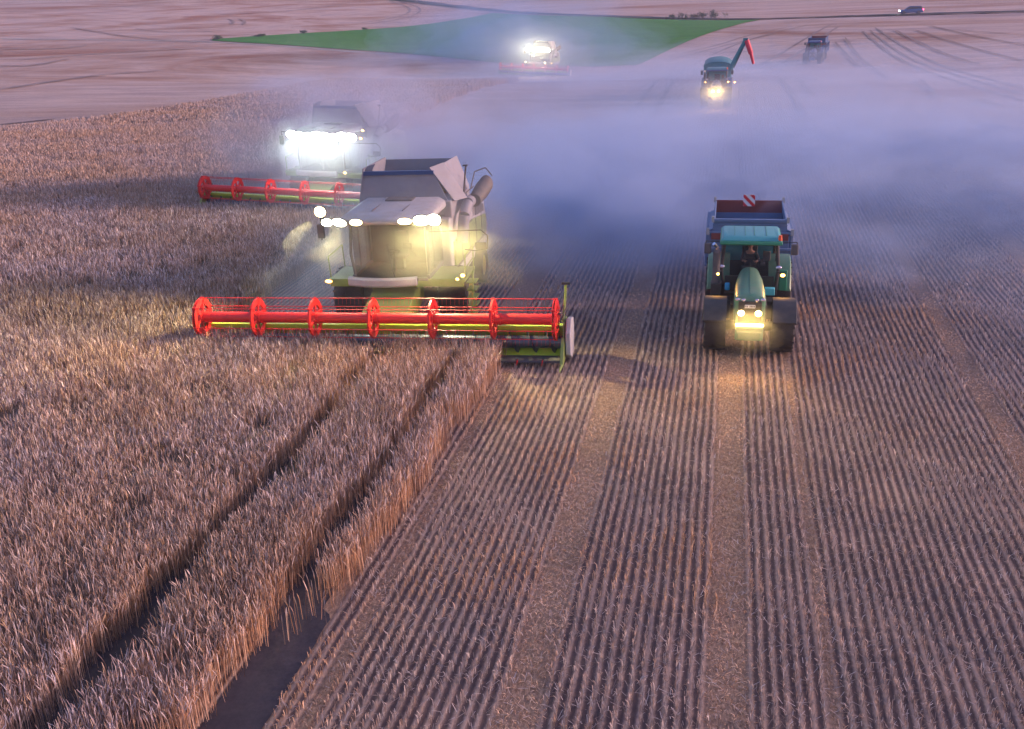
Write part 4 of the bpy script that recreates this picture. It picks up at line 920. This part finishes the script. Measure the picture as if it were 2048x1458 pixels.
SH = [(-15.4, 282.6, 2.6, 1.5, 'low dark shrub at the left end of the row by the far road'), (-12.6, 281.3, 2.6, 1.6, 'dark shrub second from the left in the row by the far road'), (-9.9, 280.0, 2.6, 1.3, 'middle dark shrub in the row by the far road'),
      (-7.2, 279.3, 2.8, 1.8, 'dark shrub next to the tallest one in the row by the far road'), (-4.0, 278.3, 3.2, 2.0, 'tallest dark shrub at the right end of the row by the far road'),
      (-107.9, 207.2, 2.6, .8, 'shrub on the left tip of the green field'), (-102.5, 217.6, 2.2, .6, 'small shrub on the upper edge of the green field near its left tip'), (-97.4, 230.4, 1.8, .9, 'round shrub on the upper edge of the green field, third from its tip'), (-90.5, 252, 1.6, .7, 'farthest shrub on the upper edge of the green field')]
for i, (x, y, w, h, lb) in enumerate(SH): make_shrub(lb, x, y, w, h, 50+i, 'shrubs beside the far road' if i < 5 else 'shrubs on the green field edge')

# ------------------------------------------------------------------ haze and dust
def vol(name, col, dens, an=.25):
    m = bpy.data.materials.new(name); m.use_nodes = True; n = m.node_tree; n.nodes.clear()
    v = n.nodes.new('ShaderNodeVolumePrincipled'); v.inputs['Color'].default_value = (*col, 1); v.inputs['Density'].default_value = dens; v.inputs['Anisotropy'].default_value = an
    o = n.nodes.new('ShaderNodeOutputMaterial'); n.links.new(v.outputs[0], o.inputs['Volume']); return m
hz = MB(); hz.box((0, 2300, 37.5), (6400, 5600, 90)); o = hz.build('haze', vol('haze_air', (.75, .78, .98), .00045)); kind(o, 'stuff')
def dust(name, c, r, dens, col=(.78, .78, .95), rough=.22, seed=1, an=.3):
    me = bpy.data.meshes.new(name); bm = bmesh.new(); bmesh.ops.create_icosphere(bm, subdivisions=5, radius=1)
    for v_ in bm.verts:
        p = v_.co.copy(); q = p*2.2+Vector((seed*3.1, seed*1.7, 0)); from mathutils import noise as mn
        k = 1+rough*mn.fractal(q, 1, 2, 3)*1.2
        z = c[2]+p.z*k*r[2]; v_.co = (c[0]+p.x*k*r[0], c[1]+p.y*k*r[1], max(z, tz(c[0]+p.x*k*r[0], c[1]+p.y*k*r[1])-.3))
    bm.to_mesh(me); bm.free(); me.materials.append(vol(name, col, dens, an))
    for p in me.polygons: p.use_smooth = True
    o = bpy.data.objects.new('dust_cloud', me); C.objects.link(o); kind(o, 'stuff'); o['label'] = 'pale lavender dust cloud behind the harvesters, some added round headlights for halo'; return o
B = (.59, .71, .92)
def cloud(name, c, r, dens, col=B, rough=.25, seed=1, an=.25, k=((1.12, .30), (.86, .38), (.6, .5))):
    for i, (sc, w) in enumerate(k): dust(name, c, tuple(q*sc for q in r), dens*w, col, rough, seed+i*.37, an)
cloud('dust_main', (8, 66, 0), (30, 28, 3.4), .027, seed=1)
cloud('dust_wide', (7, 90, 0), (42, 50, 3.4), .025, seed=12, rough=.35)
cloud('dust_mid', (3, 58, 0), (20, 22, 3.2), .042, seed=2)
cloud('dust_wake', (-7.5, 49, 0), (9.5, 15, 4.6), .085, seed=3)
cloud('dust_tail', (-5.0, 41, 0), (6.5, 9, 2.6), .12, seed=4)
cloud('dust_right', (13, 46, 0), (13, 17, 1.6), .055, seed=5, rough=.4)
cloud('dust_far', (-18, 118, -2), (36, 30, 4.2), .024, seed=6)
cloud('dust_plume', (-38, 182, -2), (23, 14, 12), .050, (.50, .68, .99), seed=7)
cloud('dust_lit', (-20, 49.6, 2.2), (8.0, 3.9, 4.8), .09, (.85, .9, .90), seed=8, rough=.4)
cloud('dust_body', (-18.6, 50.5, 2.8), (6.5, 4.2, 3.9), .22, (.72, .74, .90), seed=13, rough=.3)
cloud('dust_cab', (-8.9, 30.1, 3.1), (3.4, 2.6, 1.7), .075, (.92, .90, .74), seed=9, rough=.35)
cloud('dust_left', (-13.0, 32.5, 1.2), (2.6, 4.5, 2.4), .10, (.80, .84, .84), seed=14, rough=.35)
cloud('dust_far_cab', (-30, 161, 0), (10, 6, 5), .035, (.85, .86, .88), seed=15, rough=.3)
cloud('halo_front', (TX, TY-1.5, 1.1), (1.0, .8, .7), .10, (.92, .88, .7), seed=11, rough=.3)  # small volume added at the headlights to give them a halo
cloud('halo_cart', (AX, AY-2.2, tz(AX, AY)+1.2), (2.0, 1.4, 1.3), .12, (.92, .88, .75), seed=17, rough=.3)  # added in front of the cart's tractor so its lamps glow more
pr = random.Random(5)
for i in range(22):          # billows torn off the main cloud
    t_ = i/21; x = -9+t_*15+pr.uniform(-3, 3); y = 37+pr.uniform(0, 26)*(.4+.6*t_); r_ = pr.uniform(1.6, 3.6)
    dust('billow', (x, y, pr.uniform(.3, 2.6)), (r_*1.4, r_, r_*.7), .055, B, .5, 20+i)
for i in range(12):
    x = 6+pr.uniform(0, 16); y = 36+pr.uniform(0, 26)+x*.4; r_ = pr.uniform(2, 4.5)
    dust('billow', (x, y, pr.uniform(0, 1.4)), (r_*1.5, r_*1.2, r_*.45), .05, B, .5, 50+i)
